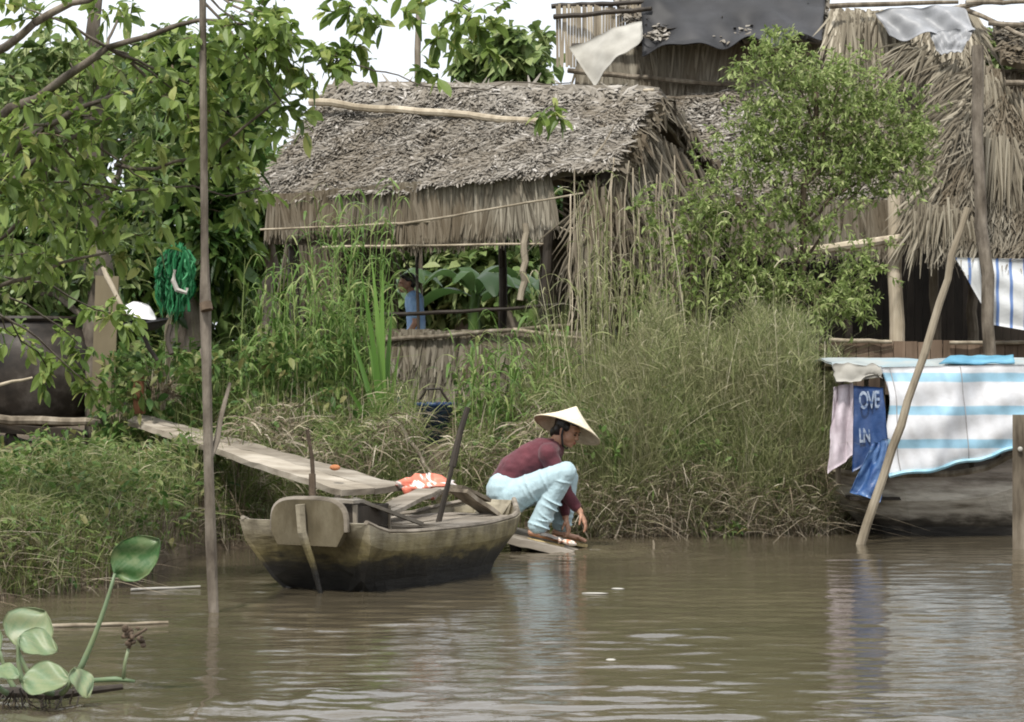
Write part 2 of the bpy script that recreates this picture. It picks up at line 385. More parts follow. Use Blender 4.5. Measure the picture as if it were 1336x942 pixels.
r_ = MB(); r_.pole(P(440, 110, 22.4), P(600, 122, 21.9), .025, .02, 8, .01); r_.build('ridge_pole', M['wood_pale'], hut); r_ = MB(); r_.pole(P(735, 123, 21.5), P(852, 117, 21.2), .02, .016, 6, .012); r_.build('ridge_pole', M['wood_pale'], hut)
# loose flakes heaped on the ridge
rg = MB(); flakes(rg, (P(440, 108, 22.4), P(850, 117, 21.2), P(845, 150, 21.0), P(436, 138, 22.2)), 1500, L=(.07, .18), W=(.008, .022), lift=.03, spread=1.0, rr=(.3, 1)); rg.build('ridge_thatch', M['thatch_roof'], hut)
def strips(name, parent, c, n, mat='thatch_wall', spread=.10, L=(.45, .8), W=(.012, .024), rows=0, base=True, rr=(0, 1), th=.02, lift=.02):
    mb = MB()
    if base: mb.grid(wavy(c, 16, 6, .015), r=.1, th=-th)
    H = np.linalg.norm(np.asarray(c[3]) - np.asarray(c[0]))
    u = U(0, 1, n); v = U(-.02, .12, n) if not rows else (rng.integers(0, rows, n) / rows + U(-.02, .06, n))
    p0 = patch(c, u, v); a, b, d, e_ = [np.asarray(q, float) for q in c]
    down = (e_ + d - a - b); down /= np.linalg.norm(down); side = (b - a) / np.linalg.norm(b - a); nn = np.cross(down, side); nn /= np.linalg.norm(nn)
    if nn[1] > 0: nn = -nn
    Ls = U(*L, n) * H / (rows or 1) * (1.25 if rows else 1)
    an = rng.normal(0, spread, n) + .12 * np.sin(u * 9); t = np.linspace(0, 1, 5)
    dr = down * np.cos(an)[:, None] + side * np.sin(an)[:, None]; li = np.abs(rng.normal(0, lift, n))
    C = p0[:, None] + dr[:, None] * (Ls[:, None] * t)[..., None] + nn * (.012 + U(0, .02, n)[:, None] + li[:, None] * t ** 2)[..., None]
    mb.ribbons(C, side + nn * rng.normal(0, .5, n)[:, None], U(*W, n)[:, None] * np.array([1, 1, .9, .75, .2]), U(rr[0], rr[1], n), fold=.3)
    return mb.build(name, M[mat], parent)
yo = .04
strips('hanging_panel', hut, (P(352, 255, 21.1), P(518, 240, 20.75), P(520, 325, 20.75), P(352, 318, 21.1)), 420, rr=(0, .75), L=(.75, 1.0))
strips('hanging_panel', hut, (P(520, 240, 20.72), P(716, 224, 20.25), P(714, 296, 20.25), P(524, 328, 20.72)), 650, L=(.8, 1.02), rr=(.15, 1))
g_ = MB()
for a, b in (((340, 300, 21.0), (610, 287, 20.5)), ((520, 293, 20.5), (760, 252, 19.95)), ((420, 322, 20.9), (720, 318, 20.15))):
    g_.pole(P(*a), P(*b), .011, .009, 10, .006)
g_.build('rail', M['wood_pale'], hut)
# half wall of woven palm below the opening
strips('half_wall', hut, (P(392, 430, 20.95), P(770, 434, 20.0), P(775, 560, 20.0), P(392, 560, 20.95)), 1500, rr=(.05, .9), L=(.5, .9), rows=2, spread=.14, W=(.015, .035))
g_ = MB(); g_.pole(P(395, 452, 20.9), P(745, 424, 19.95), .022, .018, 10, .01); g_.build('rail', M['wood'], hut)
g_ = MB(); g_.pole(P(480, 412, 20.8), P(740, 398, 20.0), .02, .014, 10, .02); g_.build('rail', M['wood_dark'], hut)
posts = [((548, 240, 20.8), (548, 520, 20.8), .014, 'wood_dark'), ((684, 292, 20.2), (680, 392, 20.15), .03, 'wood_pale'), ((716, 300, 20.15), (714, 520, 20.1), .045, 'wood_dark'),
         ((790, 210, 20.1), (792, 520, 20.05), .05, 'wood_dark'), ((478, 240, 23.6), (480, 500, 23.6), .05, 'wood_dark'), ((380, 262, 21.2), (384, 520, 21.2), .05, 'wood_dark'),
         ((903, 230, 22.5), (905, 500, 22.5), .05, 'wood'), ((656, 300, 23.2), (655, 500, 23.2), .04, 'wood_dark'), ((430, 300, 21.0), (438, 480, 21.0), .025, 'wood')]
for a, b, r0, mm in posts:
    g_ = MB(); g_.pole(P(*a), P(*b), r0, r0 * 1.05, 8, .01); g_.build('post', M[mm], hut)
# gable end: messy strips of palm leaf hanging from the gable
gb = MB()
fan = [((800, 232, 20.05), (845, 172, 20.9), .9, 240), ((845, 175, 20.9), (905, 215, 22.2), .75, 260), ((775, 240, 20.02), (840, 245, 20.7), .9, 300), ((760, 285, 20.02), (850, 300, 20.8), .85, 330), ((840, 230, 20.8), (905, 262, 22.1), .9, 240)]
for a, b, L_, n in fan:
    a = P(*a); b = P(*b); t = U(0, 1, n)[:, None]; p0 = a + (b - a) * t + rng.normal(0, .03, (n, 3))
    Ls = U(.45, 1.0, n) * L_; az = rng.normal(0, .22, n) + .25 * (t[:, 0] - .3)
    dr = np.stack([np.sin(az), U(-.18, .02, n), -np.cos(az)], 1); s_ = np.linspace(0, 1, 6)
    C = p0[:, None] + dr[:, None] * (Ls[:, None] * s_)[..., None]; C[..., 0] += .08 * np.sin(s_ * 3 + U(0, 6, n)[:, None]) * s_
    gb.ribbons(C, np.stack([np.ones(n), rng.normal(0, .6, n), rng.normal(0, .2, n)], 1), U(.009, .02, n)[:, None] * np.array([.8, 1, 1, .9, .6, .1]), U(.1, .8, n), fold=.3)
gb.build('gable_strips', M['thatch_wall'], hut)
st = MB()
for i in range(26):
    a = P(U(715, 775), U(230, 300), 20.2 + U(0, .5)); an = rng.normal(.15, .5); L_ = U(.2, .6)
    st.pole(a, a + np.array((math.cos(an), U(-.2, .2), math.sin(an))) * L_, U(.006, .014), .006, 3, .01, 5)
st.build('loose_sticks', M['wood_pale'], hut)
strips('hanging_panel', hut, (P(735, 225, 22.5), P(910, 225, 22.6), P(910, 350, 22.6), P(735, 350, 22.5)), 300, rr=(0, .5))
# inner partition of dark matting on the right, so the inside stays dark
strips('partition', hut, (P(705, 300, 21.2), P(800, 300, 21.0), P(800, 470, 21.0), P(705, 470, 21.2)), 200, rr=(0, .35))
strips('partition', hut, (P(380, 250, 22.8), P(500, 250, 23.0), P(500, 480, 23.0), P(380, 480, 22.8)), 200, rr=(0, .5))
fl = MB(); fl.box((-.6, 22, .93), (3.6, 2.4, .08), (0, 0, -.39)); fl.build('floor_platform', M['wood'], hut)

# ---- the larger house on the right
house = empty('thatched_house', (3.2, 24, .6), 'large two-storey thatched house on posts behind the leafy shrub', 'house')
# upper storey
strips('upper_wall', house, (P(755, 60, 25.5), P(1100, 45, 24.8), P(1100, 150, 24.8), P(755, 150, 25.5)), 900, rr=(.35, 1), L=(.7, 1.0), W=(.015, .03))
bp = MB(); c0 = P(727, 12, 25.6); 
for i in range(34):
    x = c0[0] + i * .032; bp.box((x, 25.55 + U(-.01, .01), P(0, 48, 25.6)[2] + U(-.02, .02)), (.028, .02, .68), (0, U(-.03, .03), 0))
bp.build('bamboo_panel', M['wood_pale'], house)
for a, b in (((722, 22, 25.5), (850, 12, 25.2)), ((720, 8, 25.7), (860, 2, 25.4)), ((745, 60, 25.4), (960, 52, 24.9)), ((740, 92, 25.4), (962, 112, 24.9)), ((700, 128, 25.3), (960, 128, 24.8))):
    g_ = MB(); g_.pole(P(*a), P(*b), .03, .025, 10, .012); g_.build('rail', M['wood_dark' if a[1] < 70 else 'wood'], house)
tr_ = (P(780, -40, 26.6), P(1085, -45, 26.2), P(1080, 52, 24.6), P(830, 48, 25.0))
up = MB(); up.grid(wavy(tr_, 20, 8, .03), r=.2, th=-.06); flakes(up, tr_, 900, overhang=.02); up.build('upper_roof', M['thatch_roof'], house)
bx = MB(); bx.box((.95, 25.9, 4.7), (.05, .6, 1.2)); bx.build('end_wall', M['under'], house)
# main roof slope facing the river
mr = (P(835, 128, 25.2), P(1285, 95, 24.2), P(1215, 262, 21.9), P(905, 262, 22.4))
thatch_sheet('main_roof', house, mr, 15000, 'thatch_roof', amp=.05, th=.1, L=(.07, .17), W=(.007, .018), lift=.02)
# right wing: rough leaf gable facing the river
rw = (P(1272, 80, 22.3), P(1400, 120, 22.3), P(1440, 308, 21.3), P(1208, 290, 21.5))
thatch_sheet('right_gable', house, rw, 6500, 'thatch_wall', amp=.05, th=.1, L=(.25, .6), W=(.006, .015), spread=.28, lift=.05, rr=(0, .8))
ul = (P(1085, 15, 23.5), P(1275, 20, 23.2), P(1270, 190, 22.6), P(1085, 190, 22.8))
strips('upper_gable', house, ul, 900, 'thatch_straw', rr=(.1, 1), L=(.3, .7), rows=2, spread=.3, W=(.012, .03))
# fanned leaves along the edge of the wing
fr = MB()
for (a, b, n, L_, an0, an1) in (((1268, 95, 22.1), (1205, 285, 21.3), 330, .6, -1.35, -.25), ((1275, 95, 22.1), (1340, 140, 22.0), 200, .75, -.1, .5), ((1290, 180, 21.5), (1336, 210, 21.5), 200, .6, -.3, .3),
                            ((1180, 60, 22.6), (1280, 110, 22.4), 240, .5, -1.6, .1), ((1200, 272, 21.3), (1262, 285, 21.3), 160, .3, -.4, .3), ((1105, 25, 22.9), (1180, 40, 22.8), 160, .7, -.2, .2)):
    a = P(*a); b = P(*b); t = U(0, 1, n); p0 = a + (b - a) * t[:, None] + rng.normal(0, .05, (n, 3)) * [1, .5, 1]
    az = an0 + (an1 - an0) * U(.0, 1, n) * .5 + (an1 - an0) * t * .5 + rng.normal(0, .12, n); Ls = U(.4, 1, n) * L_
    s_ = np.linspace(0, 1, 5); C = p0[:, None] + np.stack([np.sin(az), U(-.3, 0, n), -np.cos(az)], 1)[:, None] * (Ls[:, None] * s_)[..., None]
    C[..., 2] -= .12 * s_ ** 2
    fr.ribbons(C, np.stack([np.cos(az), rng.normal(0, .6, n), np.sin(az)], 1), U(.006, .016, n)[:, None] * np.array([.8, 1, .9, .6, .1]), U(.0, .85, n), fold=.3)
fr.build('leaf_fringe', M['thatch_straw'], house)
# rafters that stick out at the top right
for a, b in (((1255, 8, 23.2), (1345, 50, 22.2)), ((1290, 30, 22.6), (1420, 38, 22.2)), ((1262, 4, 22.6), (1345, 2, 22.6)), ((1310, 95, 22.3), (1420, 78, 22.2)), ((1240, 12, 23), (1330, -8, 22.8)), ((1080, 8, 23.3), (1250, 2, 23.2)), ((1310, 108, 21.9), (1420, 112, 21.9))):
    g_ = MB(); g_.pole(P(*a), P(*b), .028, .02, 6, .012); g_.build('rafter', M['wood'], house)
sr = (P(1295, 30, 23.2), P(1500, 25, 23.2), P(1500, 112, 22.0), P(1308, 78, 22.0))
thatch_sheet('small_roof', house, sr, 700, 'thatch_wall', rr=(0, .5))
# under the roof: posts, floor, board wall, dark back
for a, b, r0, mm in (((1168, 255, 21.6), (1180, 560, 21.5), .075, 'wood_pale'), ((1218, 300, 21.8), (1236, 560, 21.8), .05, 'wood'), ((1268, 330, 22.6), (1272, 560, 22.6), .06, 'wood'),
                     ((1275, 60, 21.0), (1299, 600, 20.8), .06, 'bark'), ((1108, 260, 21.9), (1112, 560, 21.9), .04, 'wood_dark'), ((960, 255, 22.3), (962, 560, 22.3), .05, 'wood_dark'), ((1400, 300, 21.4), (1405, 600, 21.4), .06, 'wood')):
    g_ = MB(); g_.pole(P(*a), P(*b), r0 * .85, r0, 9, .012, 10, .05); g_.build('post', M[mm], house)
g_ = MB(); g_.pole(P(1035, 330, 21.3), P(1172, 312, 21.4), .045, .04, 8, .015); g_.build('cross_beam', M['wood_pale'], house)
strips('woven_wall', house, (P(960, 258, 22.2), P(1165, 262, 21.75), P(1165, 325, 21.75), P(960, 335, 22.2)), 500, rr=(0, .6), L=(.8, 1.05))
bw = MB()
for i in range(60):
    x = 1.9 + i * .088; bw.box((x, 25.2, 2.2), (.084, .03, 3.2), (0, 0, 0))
bw.build('back_wall', M['wood_dark'], house)  # dark board colour stands in for the shade inside the opening
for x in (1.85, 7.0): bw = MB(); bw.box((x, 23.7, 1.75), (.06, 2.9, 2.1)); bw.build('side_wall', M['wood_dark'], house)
dk = MB(); dk.box((4.4, 23.3, 1.43), (5.0, 3.8, .06)); dk.build('floor_deck', M['boards_brown'], house)
cw = MB()
for i in range(26):
    x = P(1084, 0, 21.4)[0] + .055 + i * .115; cw.box((x, 21.36 + U(-.006, .006), 1.23 + U(-.02, .02)), (.108, .025, .5), (0, U(-.012, .012), 0))
cw.build('board_skirt', M['boards_brown'], house)
g_ = MB(); g_.pole(P(1082, 444, 21.3), P(1165, 446, 21.3), .02, .018, 6, .008); g_.pole(P(1240, 447, 21.3), P(1400, 447, 21.3), .018, .018, 8, .008); g_.build('deck_rail', M['wood_pale'], house)

# ---- cloths on the house
def cloth(name, mat, c, a, b, amp, label, cat, parent=None, th=.006, seed=1, fold=0, group=None, hang=0):
    u, v = np.meshgrid(np.linspace(0, 1, a), np.linspace(0, 1, b), indexing='ij'); G = patch(c, u, v)
    n = np.cross(G[-1, 0] - G[0, 0], G[0, -1] - G[0, 0]); n /= np.linalg.norm(n)
    r_ = np.random.default_rng(seed); h = 0
    for i in range(9):
        k = r_.uniform(3, 26, 2) * r_.choice([-1, 1], 2); h = h + np.sin(u * k[0] + v * k[1] * .6 + r_.uniform(0, 6)) / (1 + abs(k).sum() / 12)
    if fold: h = h * .5 + 1.4 * np.sin(u * fold * 6.28 + 1.5 * np.sin(v * 2.2 + seed)) * (.4 + .6 * v)
    G = G + n * (amp * h / 2)[..., None]
    if hang: G[..., 2] -= hang * np.sin(np.pi * u) * (1 - v)
    o = MB().grid(G, th=th).build(name, mat, parent, smooth=True)
    if parent is None: tag(o, label, cat, group)
    return o
M['black_tarp'] = surf('black_plastic', [(.014, .014, .015, 1), (.035, .035, .038, 1)], 3, rough=.6, bmp=.3, spec=.4, byface=0)
M['grey_cloth'] = surf('faded_canvas', [(.34, .33, .30, 1), (.48, .47, .43, 1)], 4, rough=.85, bmp=.3, byface=0)
m = surf('pale_plastic_sheet', [(.22, .23, .25, 1), (.36, .37, .39, 1)], 5, rough=.5, bmp=.3, spec=.5, byface=0); M['plastic'] = m
cloth('black_tarpaulin', M['black_tarp'], (P(836, -32, 25.9), P(1080, -45, 25.9), P(1072, 50, 24.3), P(838, 64, 24.75)), 60, 26, .15, 'torn black plastic tarpaulin spread over the upper roof of the big house', 'tarpaulin', seed=4)
cloth('canvas_flap', M['grey_cloth'], (P(742, 62, 25.0), P(836, 26, 24.7), P(838, 50, 24.5), P(772, 108, 24.6)), 24, 12, .07, 'pale grey canvas flap folded down from the upper roof beside the black tarpaulin', 'canvas', seed=6, fold=1.2)
cloth('plastic_sheet', M['plastic'], (P(1142, 12, 22.7), P(1258, 8, 22.6), P(1272, 44, 22.4), P(1160, 50, 22.5)), 34, 14, .09, 'crumpled translucent grey plastic sheet tied over the top of the right gable', 'plastic sheet', seed=8, fold=2.0)
cloth('plastic_sheet', M['plastic'], (P(1212, 42, 22.45), P(1272, 36, 22.4), P(1256, 66, 22.3), P(1226, 72, 22.35)), 18, 10, .05, 'small rumpled grey plastic scrap hanging just below the larger plastic sheet', 'plastic sheet', seed=9)
def striped(name, c1, c2, period, frac, axis_=2, off=0.0, dirt=.15, c3=None, rough=.5):
    m, nt, p, out = newmat(name)
    tc = nt.nodes.new('ShaderNodeTexCoord'); sx = nt.nodes.new('ShaderNodeSeparateXYZ'); nt.links.new(tc.outputs['Object'], sx.inputs[0])
    def mth(op, a, b):
        q = nt.nodes.new('ShaderNodeMath'); q.operation = op
        for i, x in enumerate((a, b)):
            if isinstance(x, (int, float)): q.inputs[i].default_value = x
            else: nt.links.new(x, q.inputs[i])
        return q.outputs[0]
    z = mth('ADD', sx.outputs[axis_], off); z = mth('ADD', z, mth('MULTIPLY', noise(nt, 3, 2), .02))
    fr_ = mth('FRACT', mth('DIVIDE', z, period), 0.0)
    r = ramp(nt, [c1, c2, c2, c1], [0, .03, frac, frac + .03]); nt.links.new(fr_, r.inputs[0])
    nn = noise(nt, 5, 5); rr = ramp(nt, [(.72, .70, .68, 1), (1, 1, 1, 1)], [.3, .6]); nt.links.new(nn, rr.inputs[0])
    c = mixc(nt, dirt * 3, r.outputs[0], mixc(nt, 1.0, r.outputs[0], rr.outputs[0], 'MULTIPLY'))
    nt.links.new(c, p.inputs['Base Color']); p.inputs['Roughness'].default_value = rough
    bump(nt, p, noise(nt, 12, 4), .5, .01)
    t = nt.nodes.new('ShaderNodeBsdfTranslucent'); nt.links.new(c, t.inputs[0]); s = nt.nodes.new('ShaderNodeMixShader'); s.inputs[0].default_value = .25
    nt.links.new(p.outputs[0], s.inputs[1]); nt.links.new(t.outputs[0], s.inputs[2]); nt.links.new(s.outputs[0], out.inputs[0])
    return m
M['stripe_house'] = striped('white_blue_vertical_stripes', (.78, .80, .80, 1), (.16, .27, .55, 1), .125, .22, 0, 3.0)
cloth('striped_cloth', M['stripe_house'], (P(1246, 336, 21.15), P(1440, 340, 20.98), P(1440, 448, 20.98), P(1296, 424, 21.1)), 34, 16, .035, 'white cloth with blue vertical stripes hung under the right gable beside the tall post', 'cloth', seed=3)
# ------------------------------------------------------------------ the sampan moored in front
def hullmat(cols=[(.012, .011, .009, 1), (.03, .026, .016, 1), (.15, .125, .055, 1), (.21, .18, .10, 1), (.30, .27, .20, 1)], pos=[.22, .27, .315, .38, .47], vec=(1, 1, .5)):
    m, nt, p, out = newmat('tarred_and_weathered_hull')
    tc = nt.nodes.new('ShaderNodeTexCoord'); sx = nt.nodes.new('ShaderNodeSeparateXYZ'); nt.links.new(tc.outputs['Object'], sx.inputs[0])
    n1 = noise(nt, 5, 6, (1, 1, 3)); ad = nt.nodes.new('ShaderNodeMath'); ad.operation = 'MULTIPLY_ADD'; ad.inputs[1].default_value = .22
    nt.links.new(n1, ad.inputs[0]); nt.links.new(sx.outputs[2], ad.inputs[2])
    band = ramp(nt, cols, pos); nt.links.new(ad.outputs[0], band.inputs[0])
    n2 = noise(nt, 7, 6, vec); r2 = ramp(nt, [(.35, .32, .28, 1), (1.15, 1.13, 1.1, 1)], [.32, .6]); nt.links.new(n2, r2.inputs[0])
    c = mixc(nt, 1.0, band.outputs[0], r2.outputs[0], 'MULTIPLY'); nt.links.new(c, p.inputs['Base Color'])
    p.inputs['Roughness'].default_value = .6; bump(nt, p, noise(nt, 10, 6, (1, 1, 4)), .5, .012)
    return m
M['hull'] = hullmat()
sampan = empty('sampan', (-.6, 13.9, 0), 'small old wooden sampan with a raised rounded stern board moored left of the squatting woman', 'boat')
A0 = np.array((-1.17, 12.9)); ax = np.array((1.19, 2.1)); LB = np.linalg.norm(ax); ax = ax / LB; LB = 2.17; sx_ = np.array((ax[1], -ax[0]))
def hp(al, off, z): q = A0 + ax * al + sx_ * off; return np.array((q[0], q[1], z))
ts = np.linspace(0, 1, 22); G = []
sec = []
for t in ts:
    wg = np.interp(t, [0, .12, .3, .6, .85, 1], [.42, .43, .47, .46, .34, .13]); zg = np.interp(t, [0, .08, .2, .5, .8, 1], [.40, .34, .325, .32, .33, .41])
    wb = wg * np.interp(t, [0, .3, .8, 1], [.62, .74, .66, .35]); kz = np.interp(t, [0, .15, .8, 1], [-.03, -.12, -.12, .02])
    rake = np.interp(t, [0, .4, .6, 1], [.24, 0, 0, -.34]); row = []
    for off, zz, rk in ((-wg, zg, 0), (-wg * .97, zg * .72, .15), (-wb * 1.13, .07, .6), (-wb, kz + .04, .85), (-wb * .5, kz, 1), (0, kz - .01, 1), (wb * .5, kz, 1), (wb, kz + .04, .85), (wb * 1.13, .07, .6), (wg * .97, zg * .72, .15), (wg, zg, 0)):
        row.append(hp(t * LB + rake * rk, off, zz))
    G.append(row)
G = np.array(G)
hb = MB(); hb.grid(G, th=-.022)
for k, flip in ((0, 1), (-1, -1)):        # end boards
    ringp = G[k]; c_ = ringp.mean(0); dd = np.array((ax[0], ax[1], 0)) * (.03 if k == 0 else -.03)
    hb.add(np.vstack([ringp, ringp + dd]), [list(range(11))[::flip], list(range(11, 22))[::-flip]] + [[i, (i + 1) % 11, 11 + (i + 1) % 11, 11 + i] for i in range(11)], .5)
hb.build('hull', M['hull'], sampan)
gw = MB()
for j, sg in ((0, -1), (10, 1)):
    pts = G[:, j] + np.array((0, 0, .008)); gw.tube(pts, .017, 6, .5, flat=.8)
gw.build('gunwale', M['wood_x'], sampan)
M['wood_stern'] = surf('mottled_stern_wood', [(.05, .042, .025, 1), (.12, .10, .062, 1), (.20, .175, .12, 1)], 5, (1, 1, .5), bmp=.8, bd=.02)
sb = MB(); V0 = []; nseg = 18
for i in range(nseg + 1):
    a = np.pi * i / nseg; ex = .55; cx_ = -math.copysign(abs(math.cos(a)) ** ex, math.cos(a)) * .245; cz = .35 + math.sin(a) ** .5 * .175
    V0.append((cx_, cz))
V0 = [(-.20, .27)] + V0 + [(.20, .27)]
fr0 = [hp(-.045, .055 + a, b) for a, b in V0]; bk0 = [hp(.0, .055 + a, b) for a, b in V0]; n = len(V0)
sb.add(fr0 + bk0, [list(range(n)), list(range(n, 2 * n))[::-1]] + [[i, n + i, n + (i + 1) % n, (i + 1) % n] for i in range(n)], .6)
sb.build('stern_board', M['wood_stern'], sampan)
rim = MB(); rim.tube([hp(-.022, .055 + a, b + .002) for a, b in V0[1:-1]], .02, 6, .6); rim.build('stern_rim', M['wood_x'], sampan)
kp = MB(); kp.tube([hp(-.075, .03, .50), hp(-.07, .04, .35), hp(.0, .07, .15), hp(.06, .10, -.08)], [.042, .04, .028, .018], 6, .4, flat=.7); kp.build('stern_post', M['hull'], sampan)
db = MB()
for i in range(7):
    off = -.36 + i * .12; w0 = np.interp(i, [0, 3, 6], [.9, 2.15, .9])
    db.plank(hp(.95, off * .95, .318 + U(-.006, .006)), hp(1.95 if abs(off) < .3 else 1.7, off * .85, .325 + U(-.006, .006)), .112, .02, wob=.003)
db.build('deck_boards', M['wood_x'], sampan)
db = MB()
for i in range(6):
    off = -.33 + i * .12; db.plank(hp(.12, off, .20 + U(-.005, .005)), hp(.93, off, .18 + U(-.005, .005)), .11, .02, wob=.003)
db.build('floor_boards', M['wood'], sampan)
for al in (.62, .95, 1.5, 1.92):
    q = MB(); wgi = np.interp(al / LB, [0, .3, .6, .85, 1], [.41, .45, .45, .33, .13]) - .03
    q.plank(hp(al, -wgi, .29 if al > 1 else .30), hp(al, wgi, .29 if al > 1 else .30), .07, .04, wob=.003); q.build('cross_beam', M['wood_x'], sampan)
# loose boards laid in the boat
bl = MB()
bl.plank(P(482, 676, 13.6), P(560, 640, 14.6), .16, .025, wob=.004); bl.plank(P(500, 664, 13.9), P(578, 638, 14.7), .10, .02, wob=.004)
tag(bl.build('loose_planks', M['wood_x']), 'grey loose planks stacked along the far side of the sampan', 'planks')
bl = MB(); bl.plank(P(598, 640, 14.35), P(640, 670, 14.5), .19, .025, wob=.004); bl.plank(P(594, 634, 14.55), P(632, 652, 14.7), .14, .022, wob=.004)
tag(bl.build('bow_cover_boards', M['wood']), 'dark slanting boards lying on the bow of the sampan', 'boards')
fb = empty('wooden_crate_frame', P(430, 660, 13.5), 'dark open wooden frame standing behind the raised stern board of the sampan', 'frame')
q = MB(); z1, z0 = .47, .22
c4 = [hp(.42, -.30, 0), hp(.42, .06, 0), hp(.78, .06, 0), hp(.78, -.30, 0)]
for c_ in c4: q = MB(); q.pole(c_ + [0, 0, z0], c_ + [0, 0, z1 + U(-.02, .04)], .018, seg=3, wob=.003, n=5); q.build('upright', M['wood'], fb)
q = MB()
for zz in (.30, .37, .43):
    for i in range(4): q.plank(c4[i] + [0, 0, zz], c4[(i + 1) % 4] + [0, 0, zz], .018, .06, wob=.002)
q.build('side_slats', M['wood_dark'], fb)
q = MB(); q.plank(c4[0] + [.03, 0, z1 + .03], c4[1] + [.03, 0, z1 + .02], .12, .018, wob=.003); q.plank(c4[1] + [0, .1, z1 + .03], hp(.9, .22, .34), .05, .02); q.build('top_board', M['wood_x'], fb)
# oar
oar = empty('paddle', P(570, 686, 13.9), 'dark upright paddle standing in the middle of the sampan', 'paddle')
q = MB(); q.tube([P(570, 690, 13.9), P(580, 650, 13.95), P(590, 608, 14.0)], [.036, .034, .028], 8, .4, flat=.5); q.build('blade', M['wood_dark'], oar)
q = MB(); q.tube([P(590, 609, 14.0), P(600, 565, 14.05), P(610, 532, 14.1)], [.027, .021, .019], 8, .4, flat=.9); q.build('shaft', M['wood_dark'], oar)
# bag
m, nt, p, out = newmat('red_white_cloth'); n1 = noise(nt, 6, 2, (1, 1, 1), dist=1.5); r = ramp(nt, [(.62, .16, .10, 1), (.66, .22, .15, 1), (.78, .72, .68, 1), (.80, .76, .72, 1)], [.40, .46, .50, .6]); nt.links.new(n1, r.inputs[0]); nt.links.new(r.outputs[0], p.inputs['Base Color']); bump(nt, p, noise(nt, 25, 3), .5, .01)
p.inputs['Roughness'].default_value = .7; M['redwhite'] = m
q = MB(); c0 = P(558, 634, 14.9); th, ph = np.meshgrid(np.linspace(0, 2 * np.pi, 30), np.linspace(.02, np.pi - .02, 14), indexing='ij')
rr_ = 1 + .14 * np.sin(th * 3 + ph * 4) + .10 * np.sin(th * 7 - ph * 3) + .07 * np.sin(ph * 11 + th * 2)
q.grid(c0 + np.stack([np.cos(th) * np.sin(ph) * .19 * rr_, np.sin(th) * np.sin(ph) * .12 * rr_, np.cos(ph) * .055 * rr_ * (1 + .4 * np.sin(th * 2))], -1), r=.5)
bag = tag(q.build('cloth_bundle', M['redwhite'], smooth=True), 'crumpled red and white cloth bundle lying on the end of the plank in the sampan', 'cloth bundle')
# plank to the bank
q = MB(); tl, trr, br_, bl_ = P(186, 540, 17.1), P(532, 633, 15.0), P(446, 640, 14.7), P(166, 547, 16.8)
for a in range(2):
    f0, f1 = (0, .5) if a == 0 else (.505, 1)
    c = [tl + (bl_ - tl) * f0, trr + (br_ - trr) * f0, trr + (br_ - trr) * f1, tl + (bl_ - tl) * f1]
    G2 = wavy(c, 24, 4, .012, a * 3); q.grid(G2[:, ::-1], th=.04 if True else 0, r=.3 + .5 * a)
tag(q.build('gangplank', M['plank']), 'long grey plank walkway sloping from the left bank down to the sampan', 'gangplank')
q = MB(); q.pole(P(400, 560, 14.6), P(408, 648, 14.55), .012, .014, 5, .004); q.pole(P(408, 618, 14.55), P(409, 660, 14.5), .022, .022, 3, .002)
tag(q.build('stake', M['twig']), 'thin reddish brown stake standing at the edge of the gangplank', 'stake')
q = MB(); q.ellipsoid(P(437, 611, 14.9) + [0, 0, .005], (.035, .025, .02)); M['orange'] = surf('orange_scrap', [(.42, .16, .07, 1), (.55, .25, .12, 1)], 20)
tag(q.build('orange_scrap', M['orange']), 'small orange scrap lying on the grey gangplank', 'scrap')
# landing plank under the woman
q = MB(); d0 = P(655, 684, 16.0); 
q.grid(wavy((P(640, 676, 16.35), P(762, 716, 16.25), P(748, 719, 15.55), P(622, 690, 15.65)), 14, 4, .006)[:, ::-1], th=.05, r=.5)
land = tag(q.build('landing_plank', M['wood_x']), 'sloping grey landing plank dipping into the water under the squatting woman', 'plank')
for px_, D_ in ((640, 16.1), (668, 15.8)): q = MB(); q.pole(P(px_, 701, D_), P(px_, 735, D_), .038, seg=3); q.build('support_stake', M['wood_dark'], land)
q = MB(); q.plank(P(706, 697, 15.75), P(738, 707, 15.85), .16, .02, wob=.004)
M['wetcloth'] = surf('wet_grey_cloth', [(.12, .12, .12, 1), (.22, .21, .2, 1)], 10, rough=.4, byface=0)
tag(q.build('washing_board', M['wetcloth']), 'small wet dark grey board at the feet of the squatting woman', 'board')
m, nt, p, out = newmat('cleaned_fish'); n1 = noise(nt, 30, 2); r = ramp(nt, [(.55, .2, .1, 1), (.75, .68, .6, 1)], [.42, .52]); nt.links.new(n1, r.inputs[0]); nt.links.new(r.outputs[0], p.inputs['Base Color']); p.inputs['Roughness'].default_value = .3
q = MB(); q.ellipsoid(P(743, 708, 15.7) + [0, 0, .0], (.055, .03, .02), Euler((0, .25, .3)).to_matrix()); q.add([P(735, 706, 15.7), P(729, 701, 15.68), P(728, 710, 15.72), P(730, 706, 15.75)], [[0, 1, 3], [0, 3, 2], [0, 2, 1], [1, 2, 3]])
tag(q.build('fish', m, smooth=True), 'small orange and white fish lying at the wet end of the landing plank', 'fish')

